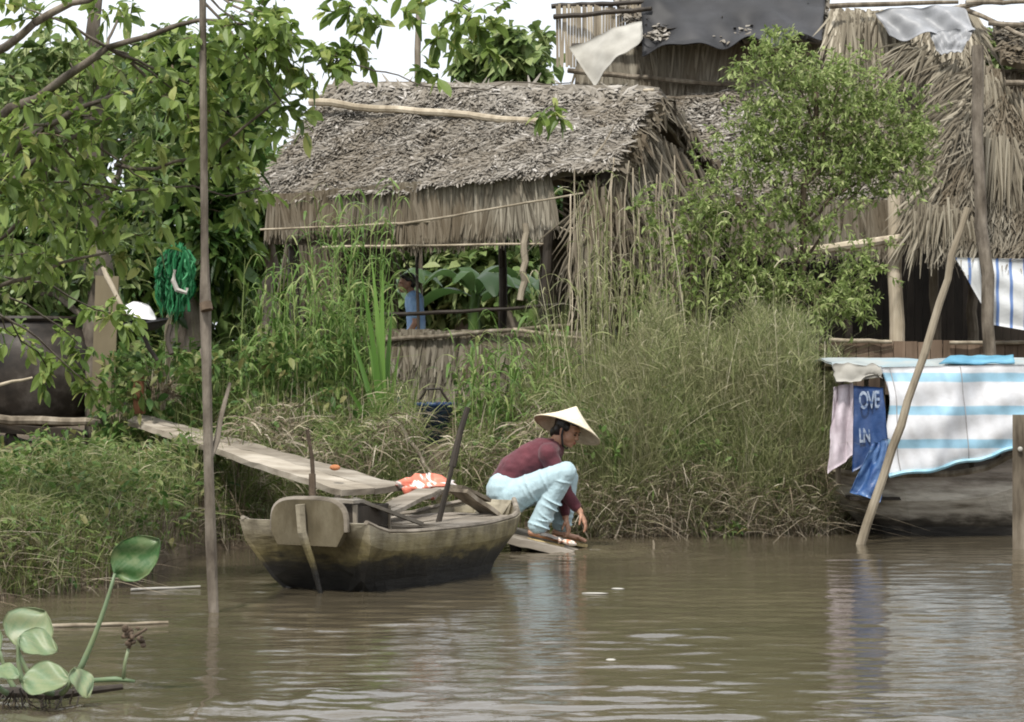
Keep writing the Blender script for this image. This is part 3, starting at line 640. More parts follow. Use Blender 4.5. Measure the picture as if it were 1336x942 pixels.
# ------------------------------------------------------------------ people
def voxel(name, balls, mat, parent, voxel_size=.007, smooth=6, rough_amp=0.0):
    """one continuous skin around overlapping balls"""
    q = MB()
    for b in balls:
        q.ellipsoid(b[0], b[1], b[2] if len(b) > 2 else None, 12)
    o = q.build('tmp_skin', mat, None, origin=(0, 0, 0))
    rm = o.modifiers.new('r', 'REMESH'); rm.mode = 'VOXEL'; rm.voxel_size = voxel_size
    s = o.modifiers.new('s', 'SMOOTH'); s.factor = .5; s.iterations = smooth
    if rough_amp:
        tx = bpy.data.textures.new('folds', 'CLOUDS'); tx.noise_scale = .09; tx.noise_depth = 2
        d = o.modifiers.new('d', 'DISPLACE'); d.texture = tx; d.strength = rough_amp; d.mid_level = .5; d.texture_coords = 'LOCAL'
    dg = bpy.context.evaluated_depsgraph_get(); dg.update()
    me = bpy.data.meshes.new_from_object(o.evaluated_get(dg)); bpy.data.objects.remove(o)
    me.transform(Matrix.Translation(-origin_of(parent))) if parent is not None else None
    me.name = name; me.materials.clear(); me.materials.append(mat)
    me.polygons.foreach_set('use_smooth', np.ones(len(me.polygons), bool)); me.update()
    ob = bpy.data.objects.new(name, me); col.objects.link(ob); ob.parent = parent
    return ob
def chain(pts, rads, step=.35, squash=None):
    out_ = []
    for i in range(len(pts) - 1):
        a, b = np.array(pts[i], float), np.array(pts[i + 1], float); n = max(2, int(np.linalg.norm(b - a) / (min(rads[i], rads[i + 1]) * step)) + 1)
        for t in np.linspace(0, 1, n):
            r = rads[i] + (rads[i + 1] - rads[i]) * t; out_.append((a + (b - a) * t, np.array((r, r, r)) * (squash if squash is not None else 1)))
    return out_
def fold_rings(a, b, r0, r1, ts, dr=.010, tilt=.35):
    # cloth gathered in soft rings round a limb
    a = np.array(a, float); b = np.array(b, float); o = []
    for t in ts:
        dv = Vector(b - a).normalized() + Vector(rng.normal(0, tilt * .5, 3)); Rq = np.array(Vector((0, 0, 1)).rotation_difference(dv.normalized()).to_matrix())
        r = r0 + (r1 - r0) * t + dr * U(.7, 1.3); o.append((a + (b - a) * t, np.array((r, r, .011)), Rq))
    return o
def handballs(wrist, d, side, nrm, s=1.0, curl=.7):
    """palm, four bent fingers of unequal length and a thumb; d = direction of the hand, side = towards the thumb, nrm = towards the palm"""
    d, side, nrm = [np.array(v, float) / np.linalg.norm(v) for v in (d, side, nrm)]; o = []
    for k in (-.03, -.01, .01, .03):
        o += chain([wrist + side * k * .5 * s, wrist + d * .085 * s + side * k * s], [.016 * s, .013 * s])
    for k, L_ in ((-.033, .058), (-.011, .072), (.011, .078), (.032, .070)):
        b = wrist + d * .088 * s + side * k * s; c = b
        pts = [b]
        for j, fr in enumerate((.45, .32, .23)):
            an = curl * (j + .6) * .6; c = c + (d * math.cos(an) + nrm * math.sin(an)) * L_ * fr * s; pts.append(c)
        o += chain(pts, [.0095 * s, .009 * s, .0085 * s, .0075 * s])
    b = wrist + d * .022 * s + side * .028 * s
    o += chain([b, b + (side * .8 + d * .7 + nrm * .3) * .032 * s, b + (side * .6 + d * 1.1 + nrm * .6) * .055 * s], [.013 * s, .0105 * s, .009 * s])
    return o
def headballs(c, Rm, s=1.0):
    Rm = np.array(Rm); L = lambda x, y, z: np.array(c) + Rm @ (np.array((x, y, z)) * s)
    rad = lambda *r: np.array(r) * s
    o = [(L(-.015, 0, .03), rad(.098, .076, .09), Rm), (L(.025, 0, -.02), rad(.070, .064, .085), Rm), (L(.045, 0, -.075), rad(.045, .045, .035), Rm), (L(.068, 0, -.093), rad(.020, .022, .016), Rm),
         (L(.04, .035, -.035), rad(.042, .03, .035), Rm), (L(.04, -.035, -.035), rad(.042, .03, .035), Rm), (L(.06, 0, .03), rad(.035, .055, .035), Rm),
         (L(.096, 0, -.008), rad(.010, .010, .022), Rm), (L(.104, 0, -.024), rad(.014, .012, .010), Rm), (L(.098, .010, -.028), rad(.009, .008, .007), Rm), (L(.098, -.010, -.028), rad(.009, .008, .007), Rm),
         (L(.083, 0, -.058), rad(.018, .024, .012), Rm)]
    for sg in (-1, 1): o += [(L(-.005, sg * .078, -.01), rad(.018, .007, .03), Rm), (L(-.003, sg * .078, -.03), rad(.010, .007, .012), Rm)]
    return o, L
def skinmat(name, c1, c2):
    m, nt, p, out = newmat(name); r = ramp(nt, [c1, c2], [.35, .65]); nt.links.new(noise(nt, 14, 3), r.inputs[0]); nt.links.new(r.outputs[0], p.inputs['Base Color'])
    p.inputs['Roughness'].default_value = .5; p.inputs['Subsurface Weight'].default_value = .12; p.inputs['Subsurface Radius'].default_value = (.02, .008, .004); p.inputs['Subsurface Scale'].default_value = .5
    return m
def fabric(name, c1, c2, scale=9, bs=.4):
    m, nt, p, out = newmat(name); n1 = noise(nt, scale, 4); r = ramp(nt, [c1, c2], [.35, .65]); nt.links.new(n1, r.inputs[0]); nt.links.new(r.outputs[0], p.inputs['Base Color'])
    p.inputs['Roughness'].default_value = .85; p.inputs['Sheen Weight'].default_value = .15; bump(nt, p, noise(nt, 22, 4, (1, 1, .5), dist=1.0), bs, .012); return m
M['skin'] = skinmat('tanned_skin', (.36, .19, .12, 1), (.46, .26, .17, 1)); M['hair'] = surf('black_hair', [(.008, .007, .006, 1), (.025, .02, .017, 1)], 40, (1, 1, .2), rough=.4, spec=.4, byface=0)
M['maroon'] = fabric('maroon_knit', (.075, .014, .022, 1), (.115, .024, .034, 1)); M['jeans'] = fabric('pale_blue_denim', (.36, .49, .53, 1), (.40, .53, .57, 1), 6, .7)
M['eye'] = surf('dark_eye', [(.01, .008, .006, 1), (.02, .015, .01, 1)], 5, rough=.2, bmp=0, byface=0); M['lip'] = surf('lips', [(.36, .12, .10, 1), (.42, .16, .13, 1)], 9, bmp=0, byface=0)
Wm = lambda px, py, dy=0: P(px, py, 15.95 + dy)
woman = empty('person', Wm(700, 703), 'woman in a maroon jumper and pale jeans squatting on the landing plank and washing something', 'person')
hipN, hipF, kneeN, kneeF, ankN, ankF = Wm(668, 648, -.10), Wm(668, 648, .10), Wm(738, 616, -.20), Wm(741, 624, .15), Wm(702, 688, -.15), Wm(733, 688, .15)
headC = Wm(740, 562, -.02); HR = (Matrix.Rotation(R(-28), 3, 'Z') @ Matrix.Rotation(R(24), 3, 'Y'))
hb_, HL = headballs(headC, HR, .92)
neckb = Wm(722, 583, 0); shN, shF = Wm(715, 592, -.15), Wm(718, 588, .15)
elN, wrN = Wm(739, 644, -.08), Wm(757, 668, -.10); elF, wrF = Wm(736, 652, .05), Wm(738, 676, .02)
body = hb_ + chain([neckb, headC + np.array(HR) @ np.array((-.03, 0, -.06))], [.055, .052])
body += chain([Wm(664, 640), Wm(680, 612), Wm(703, 594), neckb], [.11, .10, .11, .07], squash=np.array((1, 1.15, 1)))
body += chain([shN, elN, wrN], [.045, .036, .024]) + chain([shF, elF, wrF], [.045, .036, .024]) + chain([shN, neckb, shF], [.05, .055, .05])
body += chain([hipN, kneeN, ankN], [.09, .055, .035]) + chain([hipF, kneeF, ankF], [.09, .055, .035])
body += handballs(wrN, (.45, -.1, -1), (-.2, -1, -.1), (-1, .3, -.3), .92, .6)
body += handballs(wrF, (.25, -.2, -1), (-.3, -1, .1), (-1, .2, -.3), .92, .9)
for a, sg in ((ankN, -1), (ankF, 1)):
    hl = a + [-.045, 0, -.035]; bl = a + [.10, -.01, -.072]; to = a + [.155, -.015, -.088]
    body += chain([a, hl], [.036, .028]) + chain([hl, bl, to], [.027, .026, .016], squash=np.array((1, 1.35, .8)))
    for k in range(5):
        o_ = (k - 2) * .017; body += chain([bl + [.02, o_, 0], to + [.015 - abs(k - 1.5) * .008, o_ * 1.15, -.004]], [.012, .010 if k else .013])
voxel('body', body, M['skin'], woman, .0055, 4)
jeans = chain([hipN, (hipN + kneeN) / 2, kneeN], [.118, .094, .074]) + chain([kneeN, (kneeN + ankN) / 2 + [-.012, 0, 0], ankN + [.0, 0, .015]], [.076, .070, .070]) + \
        chain([hipF, (hipF + kneeF) / 2, kneeF], [.12, .10, .075]) + chain([kneeF, ankF + [0, 0, .03]], [.075, .07]) + chain([Wm(660, 640, -.05), Wm(660, 640, .05)], [.14, .14]) + chain([Wm(668, 650, -.09), Wm(668, 650, .09)], [.12, .12])
jeans += fold_rings(kneeN, ankN, .076, .070, (.16, .5, .62, .74, .86, .97), .011) + fold_rings(hipN, kneeN, .116, .078, (.12, .24, .36, .62, .78, .9), .008, .6) + fold_rings(kneeF, ankF, .074, .068, (.5, .65, .8, .92), .010)
voxel('jeans', jeans, M['jeans'], woman, .007, 4, .012)
shirt = chain([Wm(662, 632), Wm(672, 614), Wm(690, 601), Wm(708, 593), Wm(720, 587)], [.125, .122, .122, .125, .085], squash=np.array((1, 1.22, 1)))
shirt += chain([shN, Wm(722, 588, 0), shF], [.072, .075, .072]) + chain([shN, elN, elN + (wrN - elN) * .72], [.068, .052, .037]) + chain([shF, elF, elF + (wrF - elF) * .7], [.066, .052, .037])
shirt += [(neckb + [.012, 0, .02], np.array((.062, .062, .03)), HR)]
shirt += fold_rings(shN, elN, .066, .052, (.35, .55, .72, .88), .007) + fold_rings(elN, elN + (wrN - elN) * .72, .050, .037, (.25, .5, .95), .006) + fold_rings(Wm(666, 626), Wm(700, 597), .128, .128, (.1, .3, .5), .006, .5)
voxel('jumper', shirt, M['maroon'], woman, .008, 5, .02)
hair = [(HL(-.03, 0, .045), np.array((.092, .082, .088)) * .92, HR), (HL(-.055, 0, -.01), np.array((.06, .072, .075)) * .92, HR), (HL(-.09, 0, -.05), np.array((.04, .045, .05)) * .92, HR), (HL(.035, 0, .085), np.array((.05, .062, .03)) * .92, HR)]
for sg in (-1, 1): hair += [(HL(.01, sg * .068, .035), np.array((.035, .014, .035)) * .92, HR)]
voxel('hair', hair, M['hair'], woman, .007, 3)
for sg in (-1, 1):
    q = MB(); q.ellipsoid(HL(.087, sg * .031, .004), (.008, .013, .005), HR); q.build('eye', M['eye'], woman, True)
    q = MB(); q.ellipsoid(HL(.091, sg * .031, .024), (.006, .018, .003), HR); q.build('eyebrow', M['hair'], woman, True)
q = MB(); q.ellipsoid(HL(.0965, 0, -.055), (.006, .019, .0045), HR); q.ellipsoid(HL(.095, 0, -.064), (.007, .016, .005), HR); q.build('lips', M['lip'], woman, True)
# conical hat
m, nt, p, out = newmat('palm_leaf_hat'); a = nt.nodes.new('ShaderNodeAttribute'); a.attribute_name = 'rnd'
r = ramp(nt, [(.62, .53, .37, 1), (.80, .72, .56, 1)]); nt.links.new(a.outputs['Fac'], r.inputs[0]); nn = noise(nt, 12, 4); r2 = ramp(nt, [(.82, .8, .76, 1), (1, 1, 1, 1)], [.35, .6]); nt.links.new(nn, r2.inputs[0])
nt.links.new(mixc(nt, 1.0, r.outputs[0], r2.outputs[0], 'MULTIPLY'), p.inputs['Base Color']); p.inputs['Roughness'].default_value = .55; M['hatm'] = m
axh = Vector((.36, .27, .90)).normalized(); hq = Vector((0, 0, 1)).rotation_difference(axh).to_matrix(); Hm = np.array(hq); hc = Wm(740, 561, -.02) 
q = MB(); nr, ns = 18, 48; rings = []
for i in range(nr + 1):
    f = i / nr; rad_ = .240 * f + .0015; z_ = .178 * (1 - f) ** 1.0 - .012 * math.sin(np.pi * f) + .0016 * (i % 2)
    rings.append([hc + Hm @ np.array((rad_ * math.cos(a), rad_ * math.sin(a), z_)) for a in np.linspace(0, 2 * np.pi, ns + 1)])
q.grid(np.array(rings), th=-.004, r=None); q.r = [np.random.default_rng(1).uniform(.3, 1, len(q.r[0]))]
hat = q.build('conical_hat', M['hatm'], woman)
q = MB(); q.tube([rings[-1][i] for i in range(ns + 1)], .005, 6, .2); q.build('rim', M['hatm'], hat)
q = MB(); q.tube([HL(.0, -.098, .06), HL(.012, -.088, -.03), HL(.035, -.055, -.105), HL(.05, 0, -.128), HL(.035, .055, -.105), HL(.012, .088, -.03), HL(0, .098, .06)], .0075, 6, .2, flat=.5); q.build('chin_strap', M['black_tarp'], hat)
for a in (ankN, ankF):
    q = MB(); L0 = a + [-.075, 0, -.07]; L1 = a + [.18, -.02, -.118]
    nn = 12; top = []
    for i in range(nn):
        an = 2 * np.pi * i / nn; top.append((L0 + L1) / 2 + (L1 - L0) * .5 * math.cos(an) + np.array((0, .045 + .006 * math.cos(an), 0)) * math.sin(an))
    top = np.array(top); q.add(np.vstack([top, top - [0, 0, .022]]), [list(range(nn)), list(range(nn, 2 * nn))[::-1]] + [[(i + 1) % nn, i, nn + i, nn + (i + 1) % nn] for i in range(nn)], .6)
    M.setdefault('sandal', surf('tan_foam', [(.42, .33, .16, 1), (.52, .42, .22, 1)], 9, byface=0)); q.build('sandal', M['sandal'], woman)

boyD = 21.6; B = lambda px, py, dy=0: P(px, py, boyD + dy)
boy = empty('person', (B(541, 400)[0], boyD, .97), 'small dark-haired boy in a light blue shirt standing inside the low hut, facing left', 'person')
bc = B(531, 370); BRm = Matrix.Rotation(R(200), 3, 'Z'); bb, BL_ = headballs(bc, BRm, .8)
nk = B(539, 385); z0 = .97
Bz = lambda x, y, z: np.array((nk[0] + x, boyD + y, z))
fg = bb + chain([nk, bc + [.01, 0, -.03]], [.04, .04]) + chain([Bz(.01, 0, 1.86), Bz(.03, 0, 1.62), Bz(.03, 0, 1.5)], [.085, .08, .09], squash=np.array((.9, 1.3, 1)))
fg += chain([Bz(.01, -.12, 1.84), Bz(.03, -.16, 1.66), Bz(-.06, -.14, 1.52)], [.035, .03, .022]) + chain([Bz(.01, .12, 1.84), Bz(.03, .16, 1.66), Bz(-.06, .14, 1.52)], [.035, .03, .022])
fg += handballs(Bz(-.06, -.14, 1.52), (-.6, 0, -1), (-1, 0, .5), (0, 1, 0), .75, .4) + handballs(Bz(-.06, .14, 1.52), (-.6, 0, -1), (-1, 0, .5), (0, -1, 0), .75, .4)
for sg in (-1, 1): fg += chain([Bz(.03, sg * .06, 1.5), Bz(.02, sg * .07, 1.25), Bz(.03, sg * .07, 1.03)], [.07, .045, .03]) + chain([Bz(.04, sg * .07, 1.0), Bz(-.10, sg * .08, .985)], [.028, .02])
voxel('body', fg, M['skin'], boy, .008, 3)
M['blue_shirt'] = fabric('light_blue_cotton', (.24, .42, .72, 1), (.36, .56, .82, 1)); M['navy'] = fabric('navy_cotton', (.02, .025, .05, 1), (.03, .04, .08, 1))
voxel('shirt', chain([Bz(.01, 0, 1.87), Bz(.03, 0, 1.62), Bz(.03, 0, 1.5)], [.095, .098, .108], squash=np.array((.95, 1.3, 1))) + chain([Bz(.01, -.12, 1.85), Bz(.025, -.15, 1.73)], [.05, .048]) + chain([Bz(.01, .12, 1.85), Bz(.025, .15, 1.73)], [.05, .048]), M['blue_shirt'], boy, .01, 3, .015)
voxel('shorts', chain([Bz(.03, -.06, 1.48), Bz(.025, -.07, 1.3)], [.098, .075]) + chain([Bz(.03, .06, 1.48), Bz(.025, .07, 1.3)], [.098, .075]), M['navy'], boy, .01, 3)
voxel('hair', [(BL_(-.02, 0, .05), np.array((.095, .083, .085)) * .8, BRm), (BL_(-.05, 0, .0), np.array((.06, .075, .07)) * .8, BRm), (BL_(.05, 0, .085), np.array((.045, .06, .025)) * .8, BRm)], M['hair'], boy, .008, 2)
for sg in (-1, 1):
    q = MB(); q.ellipsoid(BL_(.091, sg * .031, .006), (.007, .011, .005), BRm); q.build('eye', M['eye'], boy, True)

# ------------------------------------------------------------------ covered boat on the right
cb = empty('covered_boat', (3.8, 17.5, 0), 'old grey wooden boat moored on the right with a canopy frame and hanging cloths', 'boat')
G = []; xs = np.linspace(2.28, 6.3, 34)
for x in xs:
    t = (x - 2.28) / 4.02; rk = .42 * max(0, 1 - t / .2)
    hw = np.interp(t, [0, .06, .15, .5, .85, 1], [.10, .34, .50, .60, .48, .2]); zg = np.interp(x, [2.28, 2.5, 2.85, 3.3, 3.52, 3.72, 4.0, 6.3], [.50, .46, .46, .47, .52, .64, .72, .8])
    wb = hw * .72; kz = np.interp(t, [0, .1, .9, 1], [.02, -.15, -.15, .05]); cy = 17.5
    G.append([(x + rk * q_, cy + s_ * hh, zz) for s_, hh, zz, q_ in ((-1, hw, zg, 0), (-1, hw * .96, zg * .6, .35), (-1, wb * 1.0, .08, .9), (-1, wb * .85, kz, 1), (0, 0, kz - .03, 1), (1, wb * .85, kz, 1), (1, wb, .08, .9), (1, hw * .96, zg * .6, .35), (1, hw, zg, 0))])
G = np.array(G)
M['hull2'] = hullmat([(.02, .018, .015, 1), (.07, .062, .05, 1), (.34, .32, .28, 1), (.46, .44, .39, 1), (.24, .21, .18, 1)], [.17, .22, .28, .42, .55], (.4, 1, 2.5))  # tar below, pale band; darker top paints gunwale shade and the brown prow
hb = MB(); hb.grid(G[:, ::-1], th=-.03)
for k, fl in ((0, 1), (-1, -1)):
    hb.add(np.vstack([G[k], G[k] + [.03 * fl, 0, 0]]), [list(range(9)), list(range(9, 18))[::-1]] + [[i, (i + 1) % 9, 9 + (i + 1) % 9, 9 + i] for i in range(9)], .3)
hb.build('hull', M['hull2'], cb)
q = MB(); q.tube(G[:, 0] + [0, -.015, 0], .026, 6, .6); q.tube(G[:, -1] + [0, .015, 0], .026, 6, .6); q.build('gunwale', M['wood'], cb)
q = MB(); q.tube(G[:, 1] + [0, -.012, .02], .014, 6, .6); q.build('rubbing_strake', M['wood_dark'], cb)
q = MB()
for i in range(5): q.plank((2.5, 17.1 + i * .2, .28), (6.1, 17.1 + i * .2, .28), .18, .025, wob=.004)
q.build('deck_boards', M['wood_dark'], cb)
for x in (2.42, 2.75, 3.6, 4.5, 5.4):
    for y in (17.02, 17.98):
        q = MB(); q.pole((x, y, .4), (x + U(-.02, .02), y, 1.25), .02, .018, 4, .004); q.build('canopy_post', M['wood'], cb)
q = MB()
for y, z in ((16.98, 1.24), (18.02, 1.24), (17.5, 1.28)): q.pole((2.38, y, z), (5.8, y, z), .018, .018, 8, .006)
for x in (2.42, 2.75, 3.6, 4.5, 5.4): q.tube([(x, 16.98, 1.25), (x, 17.25, 1.265), (x, 17.5, 1.275), (x, 17.75, 1.265), (x, 18.02, 1.25)], .014, 6)
q.build('canopy_frame', M['wood_pale'], cb)
# canopy roof
u, v = np.meshgrid(np.linspace(0, 1, 46), np.linspace(-1, 1, 15), indexing='ij')
x = 2.36 + u * 3.5; y = 17.5 + v * .60; z = 1.315 - .04 * v ** 2 + .010 * np.sin(u * 50) * np.abs(v) + .012 * np.sin(u * 21 + v * 4) - np.where(np.abs(v) > .95, .03, 0)
M['roofsheet'] = surf('blue_grey_sheet', [(.16, .20, .22, 1), (.40, .44, .44, 1), (.25, .42, .52, 1)], 3, (.6, 1, 1), rough=.5, bmp=.3, byface=0)
o = MB().grid(np.stack([x, y, z], -1), th=.012).build('canopy_roof', M['roofsheet'], cb, smooth=True)
M['blue_fringe'] = surf('bright_blue_plastic', [(.06, .24, .38, 1), (.16, .40, .54, 1)], 7, rough=.4, bmp=.4, byface=0)
cloth('blue_sheet', M['blue_fringe'], (P(1240, 464, 17.05), P(1322, 465, 17.05), P(1324, 474, 16.84), P(1225, 475, 16.84)), 24, 5, .012, 'bright blue plastic strip folded over the top edge of the boat canopy', 'plastic strip', seed=5)
cloth('rolled_matting', M['grey_cloth'], (P(1086, 476, 16.86), P(1150, 478, 16.86), P(1150, 492, 16.84), P(1090, 500, 16.84)), 16, 6, .02, 'beige rolled matting under the left edge of the boat canopy roof', 'matting', seed=7, th=.03)
M['stripe_boat'] = striped('white_tarp_blue_bands', (.76, .77, .79, 1), (.36, .60, .74, 1), .242, .27, 2, 10.085 + .10, .22)
# striped side sheet
tl_, tr2, br2, bl2 = P(1146, 479, 16.80), P(1440, 474, 16.80), P(1440, 560, 16.76), P(1166, 622, 16.74)
u, v = np.meshgrid(np.linspace(0, 1, 90), np.linspace(0, 1, 34), indexing='ij'); Gs = patch((tl_, tr2, br2, bl2), u, v)
Gs[..., 1] += .012 * np.sin(u * 31 + v * 3) + .010 * np.sin(v * 17 + u * 8) + .006 * np.sin(u * 83 - v * 9) - .035 * np.sin(np.pi * v) + .01 * np.sin(u * 11 + 2)
edge = np.clip(1 - u * 12, 0, 1); Gs[..., 0] -= edge * (-.10 * np.sin(v * 3.1)) * 0 ; Gs[..., 0] += edge * .05 * np.sin(v * 5.2 + .4)
Gs[..., 2] += .012 * np.sin(u * 26) * v - .02 * np.exp(-((u - .3) / .3) ** 2) * v
side = MB().grid(Gs, th=-.006).build('striped_tarpaulin', M['stripe_boat'], smooth=True); tag(side, 'white tarpaulin with pale blue horizontal bands covering the side of the right boat', 'tarpaulin')
q = MB()
for uu in (.055, .36, .655):
    i = int(uu * 89); q = MB(); q.tube(Gs[i, :, :] + [0, -.008, 0], .0035, 5, .3); M['seam'] = M.get('seam') or surf('grey_cord', [(.3, .29, .3, 1), (.42, .41, .42, 1)], 30, byface=0); q.build('seam', M['seam'], side)
q = MB(); q.tube(Gs[:, -1, :] + [0, -.012, .012], .016, 6, .5)
M['blue_hem'] = surf('pale_blue_hem', [(.22, .50, .66, 1), (.45, .68, .78, 1)], 9, rough=.5, byface=0); q.build('hem', M['blue_hem'], side)
# cloths at its left end
m = fabric('pink_grey_cotton', (.36, .30, .33, 1), (.62, .56, .60, 1), 4); M['pink'] = m
cloth('garment', m, (P(1088, 505, 16.95), P(1113, 500, 16.92), P(1117, 592, 16.88), P(1080, 618, 16.9)), 20, 20, .045, 'pinkish white garment hanging at the left end of the boat canopy', 'garment', seed=12, fold=1.6, th=.012)
cloth('garment', M['grey_cloth'], (P(1092, 506, 17.1), P(1106, 500, 17.05), P(1108, 560, 17.0), P(1096, 570, 17.02)), 12, 12, .03, 'short pale grey rag hanging just behind the pinkish garment', 'rag', seed=13, fold=1, th=.01)
m, nt, p, out = newmat('blue_woven_plastic'); n1 = noise(nt, 3, 4, dist=.8); r = ramp(nt, [(.008, .024, .08, 1), (.014, .048, .15, 1), (.05, .11, .25, 1)], [.3, .55, .75]); nt.links.new(n1, r.inputs[0]); nt.links.new(r.outputs[0], p.inputs['Base Color'])
p.inputs['Roughness'].default_value = .4; bump(nt, p, noise(nt, 18, 3), .5, .01); M['bluetarp'] = m
bt = cloth('blue_tarpaulin', m, (P(1114, 503, 16.84), P(1152, 506, 16.80), P(1160, 590, 16.72), P(1112, 616, 16.80)), 20, 24, .022, 'dark blue tarpaulin with faded white lettering hanging at the left end of the boat canopy', 'tarpaulin', seed=15, fold=.8, th=.008)
m, nt, p, out = newmat('pale_blue_plastic'); n1 = noise(nt, 6, 4, dist=.8); r = ramp(nt, [(.02, .06, .18, 1), (.07, .14, .29, 1), (.30, .37, .47, 1)], [.35, .55, .7]); nt.links.new(n1, r.inputs[0]); nt.links.new(r.outputs[0], p.inputs['Base Color']); p.inputs['Roughness'].default_value = .35; bump(nt, p, noise(nt, 18, 3), .5, .01)
cloth('plastic_sack', m, (P(1140, 578, 16.68), P(1159, 572, 16.66), P(1148, 655, 16.62), P(1108, 642, 16.64)), 22, 22, .045, 'creased paler blue plastic sheet trailing below the lettered dark blue tarpaulin', 'plastic sheet', seed=17, fold=1.2, th=.008)
M['letters'] = surf('faded_white_paint', [(.03, .07, .19, 1), (.18, .24, .36, 1), (.36, .42, .52, 1)], 26, bmp=0, byface=0, pos=[.38, .46, .6])
for body_, c0, sz in (('OVE', P(1121, 533, 16.765), .14), ('LN', P(1121, 577, 16.76), .115)):
    cu = bpy.data.curves.new('lettering', 'FONT'); cu.body = body_; cu.size = sz; cu.extrude = .001; cu.space_character = .85; cu.offset = .003
    to = bpy.data.objects.new('tmp_text', cu); col.objects.link(to); dg = bpy.context.evaluated_depsgraph_get(); me = bpy.data.meshes.new_from_object(to.evaluated_get(dg)); bpy.data.objects.remove(to)
    me.transform(Matrix.Diagonal((.62, 1.25, 1, 1))); me.transform(Matrix.Rotation(R(90), 4, 'X')); me.transform(Matrix.Rotation(R(-3), 4, 'Y')); me.transform(Matrix.Translation(Vector(c0) - origin_of(bt)))
    me.materials.clear(); me.materials.append(M['letters']); lo_ = bpy.data.objects.new('lettering', me); col.objects.link(lo_); lo_.parent = bt

# ------------------------------------------------------------------ poles and posts
q = MB(); q.pole(P(1123, 712, 16.3), P(1262, 270, 16.15), .034, .024, 14, .006, 9, .05)
tag(q.build('punt_pole', M['wood_pale']), 'long pale wooden pole leaning in the water across the striped tarpaulin', 'pole')
q = MB(); q.hexa(*[np.array([P(1321 + dx, yy, 15.9 + dd) for dx, dd in ((0, 0), (19, 0), (19, .12), (0, .12))]) + 0 for yy in (735, 541)]); 
po = tag(q.build('mooring_post', M['wood']), 'square grey post standing in the water at the right edge beside the covered boat', 'post')
q = MB(); q.ellipsoid(P(1331, 586, 15.88), (.018, .01, .018)); q.build('bolt', M['grey_cloth'], po, True)
sp = empty('mooring_stake', P(279, 800, 11.9), 'tall thin crooked grey pole standing in the water left of the sampan', 'pole')
q = MB(); pts = [P(*a) for a in ((280, 825, 11.85), (278, 780, 11.86), (275, 700, 11.88), (272, 600, 11.9), (270, 500, 11.92), (268, 400, 11.93), (267, 330, 11.94), (266, 200, 11.97), (265, 100, 12), (264, -60, 12.05), (262, -200, 12.1))]
q.tube(pts, [.026, .028, .029, .027, .026, .032, .021, .020, .019, .018, .016], 10, .5, .05); q.build('shaft', M['bark'], sp)
q = MB(); q.tube([P(272, 600, 11.9), P(283, 575, 11.95), P(288, 545, 12.0), P(300, 500, 12.1)], [.02, .017, .014, .009], 6); q.tube([P(268, 480, 11.93), P(262, 455, 11.97)], [.014, .008], 5); q.build('side_branch', M['bark'], sp)
q = MB(); q.tube([P(268, 395, 11.89), P(270, 405, 11.88)], [.033, .033], 10); q.build('binding', M['twig'], sp)
tp = MB(); tp.pole(P(548, 440, 26.5), P(548, -60, 26.5), .045, .035, 12, .01); tag(tp.build('tall_pole', M['wood']), 'slim upright pole rising behind the ridge of the low hut', 'pole')

# ------------------------------------------------------------------ things on the left bank
M['clay'] = surf('dark_clay_jar', [(.012, .010, .008, 1), (.04, .032, .025, 1), (.11, .095, .08, 1)], 5, rough=.55, bmp=.5)
jar = empty('water_jar', P(40, 548, 17.6), 'huge dark brown water jar half hidden by leaves on the left bank', 'water jar')
prof = [(.0, 0), (.40, .0), (.52, .12), (.56, .35), (.55, .58), (.46, .72), (.36, .78), (.37, .82), (.33, .82), (.32, .76), (.30, .70)]
jc = P(36, 552, 17.6); jc[2] -= .02; n = 36
Vj = [[jc + [rr_ * math.cos(a) * 1.0, rr_ * math.sin(a), zz * 1.0] for a in np.linspace(0, 2 * np.pi, n + 1)] for rr_, zz in prof]
MB().grid(np.array(Vj), r=.5).build('vessel', M['clay'], jar, smooth=True)
q = MB(); q.tube([jc + [.365 * math.cos(a), .365 * math.sin(a), .815] for a in np.linspace(0, 2 * np.pi, 30)], .022, 6); q.build('rim', M['clay'], jar)
q = MB(); q.pole(P(-60, 546, 16.6), P(128, 551, 16.7), .036, .03, 10, .012); tag(q.build('log', M['wood']), 'long grey log lying on the bank in front of the dark water jar', 'log')
q = MB(); q.pole(P(-20, 508, 15.8), P(45, 492, 15.9), .014, .008, 5, .01); tag(q.build('bare_stick', M['wood_pale']), 'short pale curved stick in front of the dark water jar', 'stick')
q = MB(); q.pole(P(-40, 600, 15.9), P(66, 588, 16.3), .016, .01, 6, .015); tag(q.build('bare_stick', M['wood_pale']), 'pale bent stick lying below the log on the left bank', 'stick')
q = MB(); q.plank(P(-30, 556, 16.9), P(105, 566, 17.1), .5, .06); q.pole(P(15, 565, 16.8), P(15, 640, 16.7), .04, seg=4); q.pole(P(95, 568, 17.0), P(95, 640, 17), .04, seg=4)
tag(q.build('low_platform', M['wood_dark']), 'dark low wooden platform under the water jar on the left bank', 'platform')
bd = MB(); bd.plank(P(140, 360, 17.2), P(134, 540, 17.2), .17, .03, up=(0, 1, 0), wob=.006)
M['olive'] = surf('olive_board', [(.17, .14, .09, 1), (.26, .22, .14, 1)], 5, (1, 1, .2)); tag(bd.build('standing_board', M['olive']), 'upright olive brown board standing on the bank beside the water jar', 'board')
